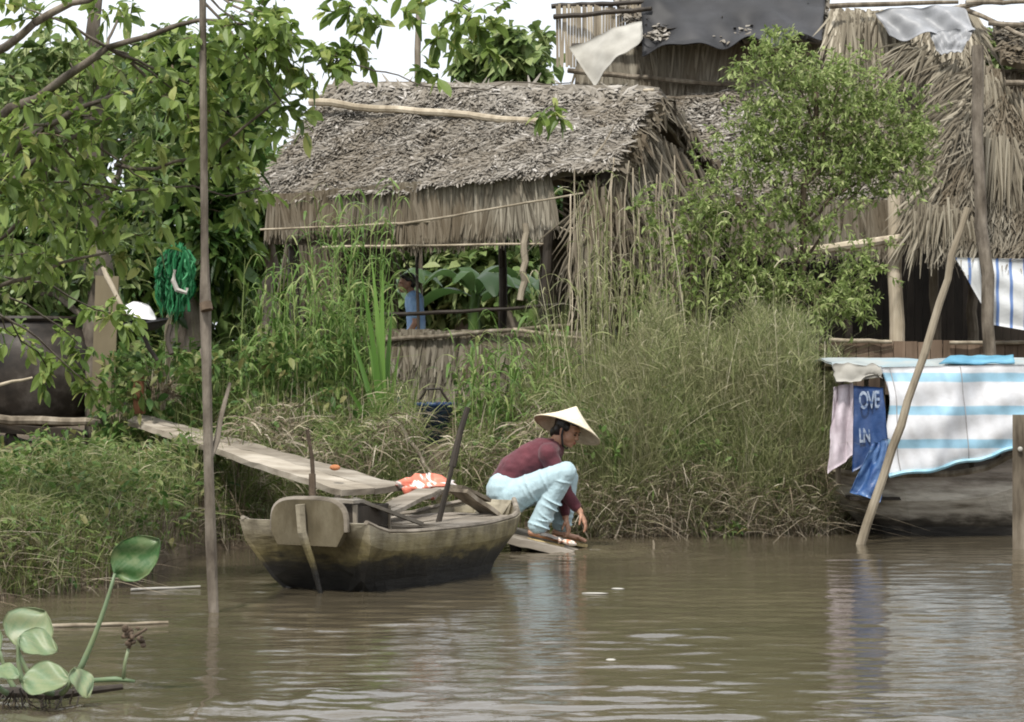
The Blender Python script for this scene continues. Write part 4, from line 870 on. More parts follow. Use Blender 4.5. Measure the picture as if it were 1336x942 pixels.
# green net bundle
m, nt, p, out = newmat('green_net'); n1 = noise(nt, 22, 4, (1, 1, .25)); r = ramp(nt, [(.003, .045, .014, 1), (.008, .13, .045, 1), (.04, .25, .10, 1)], [.32, .5, .72]); nt.links.new(n1, r.inputs[0]); nt.links.new(r.outputs[0], p.inputs['Base Color']); p.inputs['Roughness'].default_value = .6; bump(nt, p, n1, .8, .01)
nn_ = 520; t = np.linspace(0, 1, 8); u0 = U(-1, 1, nn_); top_ = P(231, 326, 16.5) + np.stack([u0 * .085, rng.normal(0, .035, nn_), -.05 * u0 ** 2 + rng.normal(0, .02, nn_)], 1); LL = U(.22, .52, nn_) * (1 - .25 * np.abs(u0))
C = top_[:, None] + np.stack([(u0 * .05)[:, None] * np.sin(t * 3.0) + .012 * np.sin(t * 14 + U(0, 6, nn_)[:, None]) - .03 * t, .012 * np.sin(t * 11 + U(0, 6, nn_)[:, None]), -LL[:, None] * t], -1)
q = MB(); q.ribbons(C, rng.normal(0, 1, (nn_, 3)) * [1, .5, .1], U(.004, .012, nn_)[:, None] * np.array([.6, 1, 1, 1, 1, .9, .7, .2]), fold=.3)
for _ in range(5):
    a_ = U(-.09, .09); q.tube(P(231, 330, 16.44) + np.stack([a_ + .03 * np.sin(np.linspace(0, 5, 9) + _), -.02 * np.cos(np.linspace(0, 4, 9)), -np.linspace(0, .42, 9)], 1), .012, 6, .5)
M['net'] = leafmat('green_netting', [(.003, .04, .012), (.010, .11, .035), (.025, .19, .07), (.08, .32, .14)], None, .6, .25, .3)
net = tag(q.build('fishing_net', M['net']), 'bundled bright green fishing net hanging left of the thin stake', 'fishing net')
q = MB(); q.tube([P(228, 352, 16.36), P(226, 366, 16.35), P(231, 378, 16.35), P(243, 382, 16.35), P(244, 376, 16.36)], [.012, .018, .02, .016, .012], 6); q.build('white_float', M['grey_cloth'], net)
q = MB(); q.pole(P(133, 350, 16.9), P(163, 410, 16.7), .02, .016, 5, .006); q.pole(P(222, 330, 16.6), P(212, 534, 17.3), .02, .02, 6, .008)
tag(q.build('drying_frame', M['wood_pale']), 'thin pale poles that hold up the green fishing net', 'drying frame')
M['white_enamel'] = surf('white_enamel', [(.72, .73, .76, 1), (.80, .8, .82, 1)], 5, rough=.3, bmp=0, byface=0)
bw_ = empty('basin', P(182, 412, 16.5), 'white upturned basin resting on a black one beside the green net', 'basin')
def lathe(prof, c, Rm=None, n=24):
    return np.array([[np.array(c) + (np.array(Rm) if Rm is not None else np.eye(3)) @ np.array((a * math.cos(t), a * math.sin(t), b)) for t in np.linspace(0, 2 * np.pi, n + 1)] for a, b in prof])
tlt = Euler((.15, .28, 0)).to_matrix()
MB().grid(lathe([(.001, .07), (.06, .066), (.10, .03), (.125, -.01)], P(181, 409, 16.5), tlt)[::-1], th=.006).build('white_shell', M['white_enamel'], bw_, True)
MB().grid(lathe([(.001, -.06), (.09, -.055), (.15, -.02), (.17, .01)], P(188, 420, 16.5), Euler((.1, -.1, 0)).to_matrix()), th=.008).build('black_shell', M['black_tarp'], bw_, True)
q = MB(); q.pole(P(188, 425, 16.5), P(205, 470, 16.5), .015, seg=3); q.pole(P(222, 425, 16.5), P(220, 462, 16.4), .018, seg=3); q.build('stand_leg', M['wood_dark'], bw_)
M['rust'] = surf('rust_orange_board', [(.10, .045, .02, 1), (.22, .10, .05, 1)], 6, (1, 1, .3)); q = MB(); q.plank(P(180, 488, 16.9), P(182, 540, 16.9), .085, .02, up=(0, 1, 0))
tag(q.build('orange_board', M['rust']), 'narrow rust orange board upright in the grass at the top of the gangplank', 'board')
q = MB(); nb_ = 260; b0 = P(206, 520, 17.1) + rng.normal(0, .05, (nb_, 3)) * [1, .8, .2]; t = np.linspace(0, 1, 5); dr = rng.normal(0, .35, (nb_, 3)) + [0, -.1, 1]; LL = U(.1, .3, nb_)
C = b0[:, None] + dr[:, None] * (LL[:, None] * t)[..., None]; C[..., 2] -= .6 * LL[:, None] * t ** 2; q.ribbons(C, rng.normal(0, 1, (nb_, 3)), U(.004, .010, nb_)[:, None] * np.array([1, 1, .9, .6, .1]))
tag(q.build('straw_bundle', M['dry']), 'small beige bundle of dry leaves on the bank beside the narrow orange board', 'bundle')
# blue things half hidden in the grass
M['bluebin'] = surf('blue_plastic_bin', [(.012, .03, .09, 1), (.03, .07, .17, 1)], 5, rough=.4, bmp=.1, byface=0)
b1 = empty('bin', P(567, 600, 18.6), 'dark blue plastic bin half hidden in the grass above the paddle', 'bin')
MB().grid(lathe([(.001, 0), (.13, 0), (.16, .30), (.175, .31), (.175, .335), (.15, .335), (.14, .1)], P(567, 579, 18.6))).build('tub', M['bluebin'], b1, True)
q = MB(); q.tube([P(546, 524, 18.55), P(556, 508, 18.55), P(574, 507, 18.55), P(585, 524, 18.55)], .012, 6); q.build('handle', M['wood_dark'], b1)
q = MB(); q.grid(lathe([(.001, .0), (.07, .0), (.085, .10), (.05, .16), (.02, .17), (.001, .17)], P(518, 545, 18.8))); tag(q.build('blue_jug', M['bluebin'], smooth=True), 'small blue jug in the grass left of the dark blue bin', 'jug')
M['red'] = surf('red_plastic', [(.30, .02, .02, 1), (.42, .04, .035, 1)], 5, rough=.4, bmp=0, byface=0)
q = MB(); q.grid(lathe([(.001, 0), (.14, 0), (.18, .09), (.19, .10), (.17, .10), (.13, .02)], P(722, 446, 20.6))); tag(q.build('red_bowl', M['red'], smooth=True), 'red plastic bowl inside the low hut near its right post', 'bowl')
q = MB(); q.grid(lathe([(.001, 0), (.14, 0), (.16, .22), (.17, .22), (.14, .2)], P(722, 482, 20.6))); tag(q.build('blue_bucket', M['bluebin'], smooth=True), 'dark blue bucket under the red bowl inside the low hut', 'bucket')
q = MB(); q.pole(P(668, 430, 19.9), P(760, 442, 19.85), .018, .014, 6, .01); tag(q.build('bamboo_stick', M['wood_pale']), 'pale bamboo stick leaning on the half wall in front of the red bowl', 'stick')
q = MB(); q.pole(P(470, 640, 16.9), P(508, 600, 17.2), .022, .018, 5, .01); tag(q.build('bare_stick', M['wood_pale']), 'pale stick slanting out of the grass just above the sampan', 'stick')
q = MB(); q.pole(P(525, 560, 17.3), P(562, 630, 16.9), .016, .012, 6, .012); tag(q.build('bare_stick', M['wood']), 'thin grey stick slanting down to the red and white bundle', 'stick')
# floating bits
q = MB(); q.pole(P(62, 819, 11.2) * [1, 1, 0] + [0, 0, .008], P(222, 812, 11.35) * [1, 1, 0] + [0, 0, .01], .011, .008, 10, .006); tag(q.build('floating_stalk', M['wood_pale']), 'long straw coloured stalk floating beyond the water hyacinth', 'stalk')
q = MB(); q.pole(np.array((-2.16, 13.0, .008)), np.array((-1.78, 13.15, .01)), .008, .006, 5, .005); tag(q.build('floating_stalk', M['grey_cloth']), 'short pale stalk floating at the foot of the left bank', 'stalk')
for i, (px, py, sx1, lab) in enumerate(((776, 775, .10, 'larger pale foam scrap floating in front of the woman'), (806, 769, .05, 'tiny pale scrap floating just right of the larger foam scrap'), (797, 862, .03, 'small white curl floating in the open water below the woman'))):
    D_ = 3900 / (py - 471); q = MB(); q.ellipsoid(((px - 668) * D_ / 3000, D_, .004), (sx1 * .8, .022, .005), Euler((0, 0, U(-.3, .3))).to_matrix(), 9); tag(q.build('floating_scrap', M['grey_cloth'], smooth=True), lab, 'floating scrap')
D_ = 3900 / (716 - 471); q = MB(); q.tube([((853 - 668) * D_ / 3000, D_, -.05), ((853 - 668) * D_ / 3000, D_, .03), ((852 - 668) * D_ / 3000, D_, .06)], [.008, .009, .006], 6); tag(q.build('twig_stub', M['wood_pale']), 'tiny pale twig stub poking out of the water right of the woman', 'twig')
# ------------------------------------------------------------------ vegetation
def unit(v): return v / (np.linalg.norm(v, axis=-1, keepdims=True) + 1e-9)
LEAFT = np.array([0, .3, .6, .85, 1.0]); LEAFW = {'oval': np.array([.12, .85, 1, .6, .06]), 'lance': np.array([.15, .9, .85, .45, .05])}
def leaves(mb, base, d, L, Wd, shape='oval', droop=.35, fold=.2, k=5, rr=(0, 1)):
    n = len(base); d = unit(d); t = np.linspace(0, 1, k); w_ = np.interp(t, LEAFT, LEAFW[shape])
    L = np.asarray(L)[:, None]
    C = base[:, None] + d[:, None] * (L * t)[..., None]; C[..., 2] -= droop * L * t ** 2
    s = unit(np.cross(d, np.array((0, 0, 1.))) + rng.normal(0, .5, (n, 3)))
    return mb.ribbons(C, s, np.asarray(Wd)[:, None] * w_, U(rr[0], rr[1], n), fold=fold)
def crown(lm, tm, clusters, L, ratio, shape='oval', per=9, droop=.35, k=5, twig=.0025, up=.1, tl=1.0, rrf=None):
    """leafy twigs filling ellipsoids (centre, radii, number of twigs)"""
    for ci, (c, rad, nt_) in enumerate(clusters):
        rad = np.asarray(rad, float); v = unit(rng.normal(0, 1, (nt_, 3))) * (U(0, 1, (nt_, 1)) ** .45); s = np.asarray(c) + v * rad
        d = unit(v + rng.normal(0, .6, (nt_, 3)) + [0, 0, up]); tlen = U(.5, 1.1, nt_) * rad.mean() * .55 * tl
        t = np.linspace(0, 1, 4); C = s[:, None] + d[:, None] * (tlen[:, None] * t)[..., None]; C[..., 2] -= .18 * tlen[:, None] * t ** 2
        tm.ribbons(C, rng.normal(0, 1, (nt_, 3)), twig * np.array([1.6, 1.2, .9, .4]), None)
        m_ = per; tt = np.tile(np.linspace(.15, 1, m_), nt_) + rng.normal(0, .03, nt_ * m_); dd = np.repeat(d, m_, 0); ll = np.repeat(tlen, m_)
        b = np.repeat(s, m_, 0) + dd * (ll * tt)[:, None]; b[:, 2] -= .18 * ll * tt ** 2
        ld = unit(dd * .5 + rng.normal(0, .75, (nt_ * m_, 3)) + [0, 0, -.05]); LL = U(*L, nt_ * m_)
        lo, hi = (0, 1) if rrf is None else rrf(ci)
        leaves(lm, b, ld, LL, LL * ratio * U(.8, 1.2, nt_ * m_), shape, droop, .22, k, (lo, hi))
def limb(mb, a, b, r0, r1, sag=.1, n=9):
    a = np.asarray(a, float); b = np.asarray(b, float); t = np.linspace(0, 1, n)[:, None]; L_ = np.linalg.norm(b - a)
    p = a + (b - a) * t; p[:, 2] += np.sin(np.pi * t[:, 0]) * L_ * sag; p[1:-1] += rng.normal(0, L_ * .012, (n - 2, 3))
    mb.tube(p, r0 + (r1 - r0) * t[:, 0], 7, None, .05); return p
def tree(name, label, base, top, r0, clusters, mat, L, ratio, per=9, group=None, shape='oval', k=5, cat='tree', droop=.35, sag=.08, bark='bark', nlimb=1, up=.1, twig=.004, tl=1.0, rrf=None):
    base = np.asarray(base, float); root = empty(name, base, label, cat, group)
    tm = MB(); tr = limb(tm, base - [0, 0, .15], top, r0, r0 * .45, .0, 12)
    for c, rad, nt_ in clusters:
        j = min(len(tr) - 1, max(3, int(len(tr) * np.clip((c[2] - base[2]) / max(.1, top[2] - base[2]) * .75, .2, .98))))
        limb(tm, tr[j], c, r0 * .32, r0 * .08, sag)
    tm.build('trunk', M[bark], root, smooth=True)
    lm = MB(); w_ = MB(); crown(lm, w_, clusters, L, ratio, shape, per, droop, k, twig, up, tl, rrf)
    lm.merge(w_).build('crown', [M[mat], M['twig']], root)
    return root
def CL(px, py, D, rx, rz, n, ry=None):
    s = D / F; return (P(px, py, D), (rx * s, (ry if ry is not None else (rx + rz) / 2) * s, rz * s), n)

# overhanging tree, foreground left
fg_cl = [CL(325, 45, 12.2, 80, 45, 36), CL(380, 60, 12.0, 45, 60, 24), CL(230, 120, 12.6, 80, 40, 33), CL(120, 150, 12.6, 90, 50, 28), CL(30, 170, 12.2, 60, 50, 17), CL(300, 150, 12.7, 60, 55, 28),
         CL(60, 250, 12.7, 90, 45, 27), CL(190, 235, 13.0, 60, 40, 20), CL(40, 330, 13.2, 70, 40, 22), CL(140, 312, 13.2, 70, 30, 17), CL(10, 235, 12.6, 40, 60, 12), CL(315, 225, 13, 26, 55, 18), CL(612, 15, 12.3, 55, 25, 9), CL(580, 45, 12.2, 12, 30, 3),
         CL(425, 90, 12.0, 30, 30, 7), CL(480, 5, 12.1, 60, 18, 14), CL(450, 60, 12.0, 40, 35, 8), CL(640, 40, 12.4, 30, 20, 5), CL(30, 10, 12.2, 60, 25, 11), CL(728, 142, 12.5, 26, 18, 3), CL(560, 95, 12.2, 16, 14, 3), CL(180, 60, 12.8, 60, 40, 14), CL(100, 445, 14.5, 22, 22, 7), CL(62, 480, 14.5, 25, 18, 6), CL(120, 505, 14.6, 20, 20, 7), CL(150, 410, 14.6, 26, 30, 9), CL(20, 440, 14.5, 22, 22, 7), CL(385, 155, 12.2, 25, 30, 7), CL(170, 10, 13, 70, 12, 6)]
root = empty('overhanging_tree', (-3.6, 13.6, .5), 'broad-leaved tree whose leafy branches overhang the whole upper left', 'tree')
tm = MB(); trunk = limb(tm, (-3.6, 13.6, .3), P(-60, -80, 12.6), .13, .07, .0, 12)
o1 = limb(tm, trunk[7], P(140, 62, 12.4), .042, .018, .03); limb(tm, o1[-1], P(330, 30, 12.2), .018, .009, .05); o4 = limb(tm, trunk[8], P(45, 30, 12.2), .035, .02, .02)
o2 = limb(tm, trunk[6], P(60, 165, 12.5), .03, .018, .02); limb(tm, o2[-1], P(175, 118, 12.6), .018, .01, .04); limb(tm, trunk[6], P(110, 170, 12.6), .025, .012, -.02)
o3 = limb(tm, o4[-1], P(230, -30, 12.3), .022, .014, .05); limb(tm, o3[-1], P(400, 55, 12.0), .012, .006, .03); o5 = limb(tm, o3[-1], P(520, -30, 12.1), .014, .008, .04)
limb(tm, o5[-1], P(612, 15, 12.3), .007, .004, .05); limb(tm, P(400, 55, 12.0), P(520, 98, 12.1), .0055, .004, -.06); limb(tm, P(520, 98, 12.1), P(745, 108, 12.5), .004, .003, -.05)
limb(tm, P(150, 215, 12.9), P(380, 120, 12.4), .012, .006, -.12); limb(tm, P(0, 235, 12.8), P(340, 245, 12.8), .008, .005, -.02); limb(tm, trunk[5], P(60, 260, 12.8), .02, .01, -.05); limb(tm, trunk[4], P(140, 330, 13.1), .018, .007, .02)
for c, rad, n in fg_cl:
    if c[0] < -1.0:
        P0 = min([o1[-1], o1[4], o2[-1], o3[-1], trunk[5], trunk[7]], key=lambda q: np.linalg.norm(q - c)); limb(tm, P0, c, .010, .004, .05)
tm.build('trunk', M['bark'], root, smooth=True)
lm = MB(); w_ = MB(); crown(lm, w_, fg_cl, (.045, .115), .31, 'oval', 8, .4, 5, .003, .0, 1.3); lm.merge(w_).build('crown', [M['leaf_broad'], M['twig']], root)
# tree with a pale trunk further back on the left bank
tree('pale_trunk_tree', 'tree with a slender pale brown trunk rising behind the standing board', P(128, 560, 17.4), P(122, -60, 17.6), .10,
     [CL(90, 80, 17.6, 80, 35, 36), CL(180, 180, 17.8, 70, 60, 50), CL(60, 210, 17.6, 80, 60, 60), CL(110, 330, 17.8, 90, 50, 60), CL(20, 130, 17.6, 60, 60, 50), CL(20, 370, 18, 60, 40, 40)], 'leaf_bg', (.08, .16), .28, 8, shape='oval', k=4)
tree('dark_tree', 'dense dark green tree between the left bank and the low hut roof', P(255, 520, 19.2), P(265, 120, 19.4), .10,
     [CL(270, 120, 19.4, 85, 50, 110), CL(285, 190, 19.2, 55, 60, 100), CL(235, 250, 19.4, 75, 60, 100), CL(280, 310, 19.0, 38, 55, 70), CL(210, 160, 19.6, 70, 60, 80), CL(245, 350, 19.4, 60, 50, 70), CL(180, 320, 19.6, 60, 60, 60)], 'leaf_dark', (.10, .22), .26, 8, shape='lance', k=4)
# trees beyond the huts
bgt = [('round bright green tree far behind on the left edge', 60, 120, 31, 130, 60, 'leaf_bg'), ('mid green tree behind the dark tree at the left', 240, 90, 33, 120, 50, 'leaf_bg'),
       ('bright green tree standing behind the ridge of the low hut beside the big house', 665, 96, 30, 66, 56, 'leaf_bg'), ('low shadowy tree seen through the open side of the low hut', 600, 360, 31, 130, 90, 'leaf_bg'),
       ('deep green tree behind the left half of the low hut', 420, 300, 32, 130, 110, 'leaf_dark'), ('tall dark tree at the left edge of the background', 20, 190, 30, 90, 70, 'leaf_dark'), ('dark green tree just behind the left end of the low hut', 350, 260, 27, 60, 60, 'leaf_dark'), ('dark tree filling the left background above the water jar', 70, 330, 29, 170, 110, 'leaf_dark'), ('distant tree at the far right behind the rafters', 1330, 66, 34, 60, 22, 'leaf_bg'),
       ('green tree behind the wall of the low hut on the right', 760, 330, 33, 110, 110, 'leaf_dark')]
for lab, px, py, D, rx, rz, mm in bgt:
    s = D / F; cl = []
    for i in range(7):
        cl.append(CL(px + U(-.65, .65) * rx, py + U(-.5, .6) * rz, D + U(-1, 1), rx * U(.4, .6), rz * U(.45, .65), int(85 * (rx * rz) / 9000) + 26))
    b = P(px, py, D); gz = float(ground_z(b[0], D)); tree('background_tree', lab, (b[0], D, gz), b + [0, 0, rz * s * .5], .14, cl, mm, (.13, .27), .27, 8, 'trees beyond the huts', k=4, twig=.005)
# low hedge of growth that closes the far view
hg = MB(); n = 16000; x = U(-15, 15, n); y = U(36, 40, n); z = ground_z(x, y) + U(0, 1, n) * (2.3 + .6 * np.sin(x * .9) + .4 * np.sin(x * 2.3)); b = np.stack([x, y, z], 1)
leaves(hg, b, rng.normal(0, 1, (n, 3)) + [0, -.3, .1], U(.4, .7, n), U(.12, .2, n), k=3)
tag(hg.build('distant_undergrowth', M['leaf_bg']), 'mass of green undergrowth far behind the huts', None, None, 'stuff')

# banana plants
def banana(base, h, n, label, group='banana plants behind the low hut'):
    r_ = empty('banana_plant', base, label, 'banana plant', group); tm = MB(); limb(tm, base, base + np.array((.05, 0, h * .55)), .10, .05, 0); tm.build('trunk', M['leaf_bank'], r_, True)
    for i in range(n):
        az = i * 2.4 + U(-.3, .3); L_ = U(1.1, 1.5) * h / 2.2; el = U(.5, 1.2); t = np.linspace(0, 1, 10)
        dx = np.cos(az) * np.cos(el); dy = np.sin(az) * np.cos(el); C = np.array(base) + [.05, 0, h * .5] + np.stack([dx * L_ * t, dy * L_ * t, np.sin(el) * L_ * t - .75 * L_ * t ** 2.2], 1)
        w_ = .015 + .12 * h / 2.2 * np.interp(t, [0, .15, .3, .6, .9, 1], [0, .1, .85, 1, .6, .05]); q = MB(); q.ribbons(C[None], np.array([[-np.sin(az), np.cos(az), .25]]), w_[None], fold=.35); q.build('leaf', M['banana'], r_, True)
banana((-.45, 25.5, .98), 2.0, 8, 'banana plant with a broad drooping leaf seen through the low hut, right of the boy')
banana((-1.4, 26.3, .98), 2.0, 7, 'banana plant behind the low hut directly behind the boy')
banana((.2, 26.2, .98), 2.1, 7, 'banana plant behind the low hut near its pale post')

# the leafy shrub in front of the big house
sh = [CL(1100, 105, 19.6, 60, 35, 70), CL(1130, 195, 19.5, 60, 40, 70), CL(1010, 170, 19.4, 50, 40, 60), CL(1015, 110, 19.4, 60, 50, 157), CL(1085, 140, 19.6, 75, 50, 199), CL(1160, 165, 19.6, 58, 48, 157), CL(970, 195, 19.3, 45, 45, 79), CL(1050, 215, 19.4, 70, 40, 126), CL(1140, 230, 19.5, 65, 32, 115), CL(975, 290, 19.2, 50, 50, 105),
      CL(1045, 290, 19.3, 60, 35, 75), CL(990, 375, 19.2, 55, 45, 126), CL(1065, 385, 19.2, 65, 42, 126), CL(1125, 345, 19.4, 38, 35, 54), CL(925, 250, 19.2, 28, 60, 50), CL(1195, 200, 19.5, 25, 40, 37), CL(1010, 60, 19.5, 30, 20, 29), CL(1105, 400, 19.3, 40, 25, 42)]
root = tree('leafy_shrub', 'tall light green feathery shrub growing in front of the big thatched house', (2.25, 19.3, .6), P(1065, 120, 19.5), .045, sh, 'leaf_light', (.035, .075), .24, 13, shape='lance', k=3, cat='shrub', droop=.2, bark='twig', up=.35, twig=.0025, tl=1.15)
tree('leafy_shrub', 'low dark green bush climbing the right end of the low hut', (1.55, 19.3, .7), P(900, 300, 19.3), .03, [CL(895, 290, 19.3, 45, 40, 30), CL(870, 360, 19.1, 50, 50, 36), CL(925, 350, 19.2, 40, 50, 30), CL(850, 270, 19.4, 25, 40, 14)], 'leaf_light', (.04, .08), .28, 10, shape='lance', k=3, cat='shrub', bark='twig', up=.3, twig=.0025, rrf=lambda i: (0, .6))

# grasses
def keep(x, y):
    px = CX + x * F / y
    return ~(((np.abs(px - 566) < 24) & (y < 18.6) & (y > 16.98)) | ((np.abs(px - 520) < 14) & (y < 18.7) & (y > 17.9)))
def blades(mb, x, y, z, H, W, lean=.35, az=None, k=6, curve=1.0, rr=(0, 1)):
    n = len(x); az = U(0, 2 * np.pi, n) if az is None else az; h = np.stack([np.cos(az), np.sin(az), np.zeros(n)], 1); le = np.abs(rng.normal(0, lean, n)) + .05
    t = np.linspace(0, 1, k); b = np.stack([x, y, z], 1)
    C = b[:, None] + h[:, None] * (H * le)[:, None, None] * (t ** (1 + curve))[None, :, None]
    C[..., 2] += H[:, None] * (t - (.42 * le[:, None] * curve) * t ** 2.2)
    side = unit(np.stack([-h[:, 1], h[:, 0], np.zeros(n)], 1) + rng.normal(0, .5, (n, 3)))
    return mb.ribbons(C, side, W[:, None] * np.array(np.interp(t, [0, .5, 1], [1, .8, .1])), U(rr[0], rr[1], n))
def zone(mb, n, x0, x1, d0, d1, H, W=(.0025, .005), lean=.35, hmap=None, clump=0, az=None, rr=(0, 1), power=1.0):
    x = U(x0, x1, n); d = d0 + (d1 - d0) * U(0, 1, n) ** power
    if clump:
        cxs = U(x0, x1, clump); cds = U(d0, d1, clump); i = rng.integers(0, clump, n); x = cxs[i] + rng.normal(0, .07, n); d = np.clip(cds[i] + rng.normal(0, .07, n), d0, None)
    y = shore(x) + d; kk = keep(x, y); x = x[kk]; y = y[kk]; d = d[kk]; n = len(x); z = ground_z(x, y) - .02; h = U(*H, n)
    h = np.where((x < -2.1) & (d > 2.3) & (d < 4.5), h * .5, h)
    if hmap is not None: h = h * hmap(x, y)
    blades(mb, x, y, z, h, U(*W, n), lean, None if az is None else az + rng.normal(0, .7, n), rr=rr)
wv = lambda x, y: .8 + .25 * np.sin(x * 4.3 + y) + .2 * np.sin(x * 9.1 - y * 3) + .12 * np.sin(x * 19)
g1 = MB(); zone(g1, 17000, .45, 2.55, .05, 1.9, (.55, 1.25), (.0022, .0048), .42, lambda x, y: wv(x, y) * np.interp(x, [.4, .8, 1.6, 2.3, 2.6], [.55, .85, 1.0, 1.0, .7]))
zone(g1, 2500, .4, 2.6, .0, .5, (.2, .5), (.002, .004), .7, None, az=-1.57)
def tangle(mb, n, x0, x1, d0, d1, top, L=(.08, .24), W=(.0016, .0036), rr=(0, 1), upr=.35, sp=1.0, cv=.5):
    x = U(x0, x1, n); dd = U(d0, d1, n); y = shore(x) + dd; kk = keep(x, y); x = x[kk]; y = y[kk]; dd = dd[kk]; n = len(x); gz = ground_z(x, y); tz = top(x, y, dd); z = gz + (tz - gz) * U(.04, 1, n) ** .8
    d = unit(rng.normal(0, sp, (n, 3)) * [1, .8, .8] + [0, -.2, upr]); LL = U(*L, n); t = np.linspace(0, 1, 4)
    C = np.stack([x, y, z], 1)[:, None] + d[:, None] * (LL[:, None] * t)[..., None]; C[..., 2] -= cv * LL[:, None] * t ** 2
    mb.ribbons(C, rng.normal(0, 1, (n, 3)), U(*W, n)[:, None] * np.array([.7, 1, .8, .1]), U(rr[0], rr[1], n))
topg = lambda x, y, dd: np.interp(x, [.4, .7, 1.1, 2.3, 2.6], [.9, 1.25, 1.55, 1.58, 1.3]) * np.interp(dd, [0, .25, .7], [.35, .75, 1]) + .13 * np.sin(x * 7) + .09 * np.sin(x * 17 + 1) + .05 * np.sin(x * 41)
tangle(g1, 30000, .45, 2.65, -.08, 1.6, topg, (.07, .26), (.0016, .004), (0, .85), .9, .55, .2); tangle(g1, 6000, .45, 2.65, .2, 1.6, lambda x, y, dd: topg(x, y, dd) + .05, (.06, .16), (.0016, .003), (.55, 1), .9, .6, .2)
tag(g1.build('tall_grass', M['grass']), 'dense olive and straw coloured tall grass on the bank right of the woman', None, None, 'stuff')
g2 = MB(); tangle(g2, 9000, -1.9, .55, .0, 2.2, lambda x, y, dd: .85 + .2 * np.sin(x * 5) + .15 * np.sin(x * 11 + y), (.08, .25), (.002, .005)); zone(g2, 6500, -2.0, .6, .1, 1.7, (.3, .62), (.0025, .005), .4, wv); zone(g2, 1300, -1.9, .5, .1, 1.8, (.4, .85), (.005, .010), .45, wv, clump=60); zone(g2, 2200, -1.8, .6, -.02, .4, (.2, .5), (.003, .005), .6, None, az=-1.57)
tag(g2.build('bank_grass', M['grass_green']), 'mixed green and straw grass on the bank behind the sampan', None, None, 'stuff')
g3 = MB(); zone(g3, 9500, -4.6, -1.75, .05, 3.6, (.10, .27), (.0025, .005), .7, wv, clump=420); zone(g3, 8000, -4.6, -1.75, .02, 1.6, (.12, .30), (.0025, .005), .7, wv); zone(g3, 3500, -3.05, -2.1, 4.7, 7.0, (.35, .85), (.003, .006), .45, wv, clump=150); zone(g3, 3500, -2.1, -1.3, 1.3, 4.0, (.3, .8), (.003, .006), .45, wv, clump=150)
tangle(g3, 11000, -4.6, -1.8, .0, 3.0, lambda x, y, dd: ground_z(x, y) + .22, (.06, .2), (.002, .004), (.2, 1))
tag(g3.build('left_bank_grass', M['grass_green']), 'short tangled grass covering the left bank', None, None, 'stuff')
g4 = MB(); zone(g4, 5000, -5, -1.7, -.03, .9, (.08, .3), (.002, .004), 1.1, None, az=-1.2); zone(g4, 2600, .3, 2.7, -.05, .35, (.15, .45), (.002, .004), 1.0, None, az=-1.57); zone(g4, 2200, -2.0, .5, .0, 1.9, (.2, .7), (.003, .008), .8); tangle(g4, 5000, -2.0, .5, .0, 1.8, lambda x, y, dd: .8 + .15 * np.sin(x * 6), (.1, .3), (.003, .007)); tangle(g4, 5000, .5, 2.9, -.12, .6, lambda x, y, dd: .45 + .1 * np.sin(x * 6), (.08, .25), (.002, .005))
tag(g4.build('dead_grass', M['dry']), 'dead straw coloured blades hanging over the foot of the bank', None, None, 'stuff')
g5 = MB(); zone(g5, 4000, .2, 2.6, 1.9, 3.2, (.5, 1.1), (.003, .006), .35, wv); zone(g5, 2500, -30, -4.6, .1, 8, (.3, .7), (.008, .014), .5, wv); zone(g5, 2500, 2.7, 12, .2, 3, (.2, .5), (.006, .01), .5, wv); zone(g5, 4000, -3.2, .6, 2.0, 3.8, (.1, .3), (.003, .006), .4, wv)
tag(g5.build('rear_grass', M['grass_green']), 'green grass growing around the foot of the huts', None, None, 'stuff')
# broad-leaved ground plants
def groundleaves(name, label, n, x0, x1, d0, d1, L, mat, hz=(0, .3), rr=(0, 1)):
    nb = n // 7; x = U(x0, x1, nb); d = U(d0, d1, nb); y = shore(x) + d; kk = keep(x, y); x = x[kk]; y = y[kk]; nb = len(x); z = ground_z(x, y) + U(*hz, nb); b = np.repeat(np.stack([x, y, z], 1), 7, 0) + rng.normal(0, .035, (nb * 7, 3))
    dr = rng.normal(0, 1, (nb * 7, 3)) + [0, -.2, .35]; LL = U(*L, nb * 7); q = MB(); leaves(q, b, dr, LL, LL * .26, 'lance', .3, .2, 4, rr)
    st_ = np.stack([x, y, z], 1); C = np.stack([st_ - [0, 0, .25], st_ - [0, 0, .1], st_], 1); q.ribbons(C, rng.normal(0, 1, (nb, 3)), np.array([.003, .003, .002]), U(0, .5, nb))
    return tag(q.build(name, M[mat]), label, None, None, 'stuff')
groundleaves('creeping_plants', 'low leafy creepers covering the left bank', 9500, -4.6, -1.75, .05, 3.6, (.04, .09), 'leaf_bank', (.02, .17))
groundleaves('creeping_plants', 'leafy weeds among the grass behind the sampan', 2400, -2.1, .6, .3, 2.0, (.05, .11), 'leaf_bank', (.05, .45))
groundleaves('climbing_weeds', 'leafy weeds growing up in front of the water jar and the low hut', 3200, -3.0, -2.1, 4.0, 7, (.06, .13), 'leaf_bank', (.05, .75))
groundleaves('climbing_weeds', 'leafy weeds growing beside the gangplank and below the dark tree', 1900, -2.1, -1.2, 1.6, 4.0, (.06, .13), 'leaf_bank', (.1, .8))
groundleaves('creeping_plants', 'leafy weeds mixed into the tall grass right of the woman', 1500, .5, 2.6, .0, 1.0, (.04, .09), 'leaf_bank', (.1, .7))
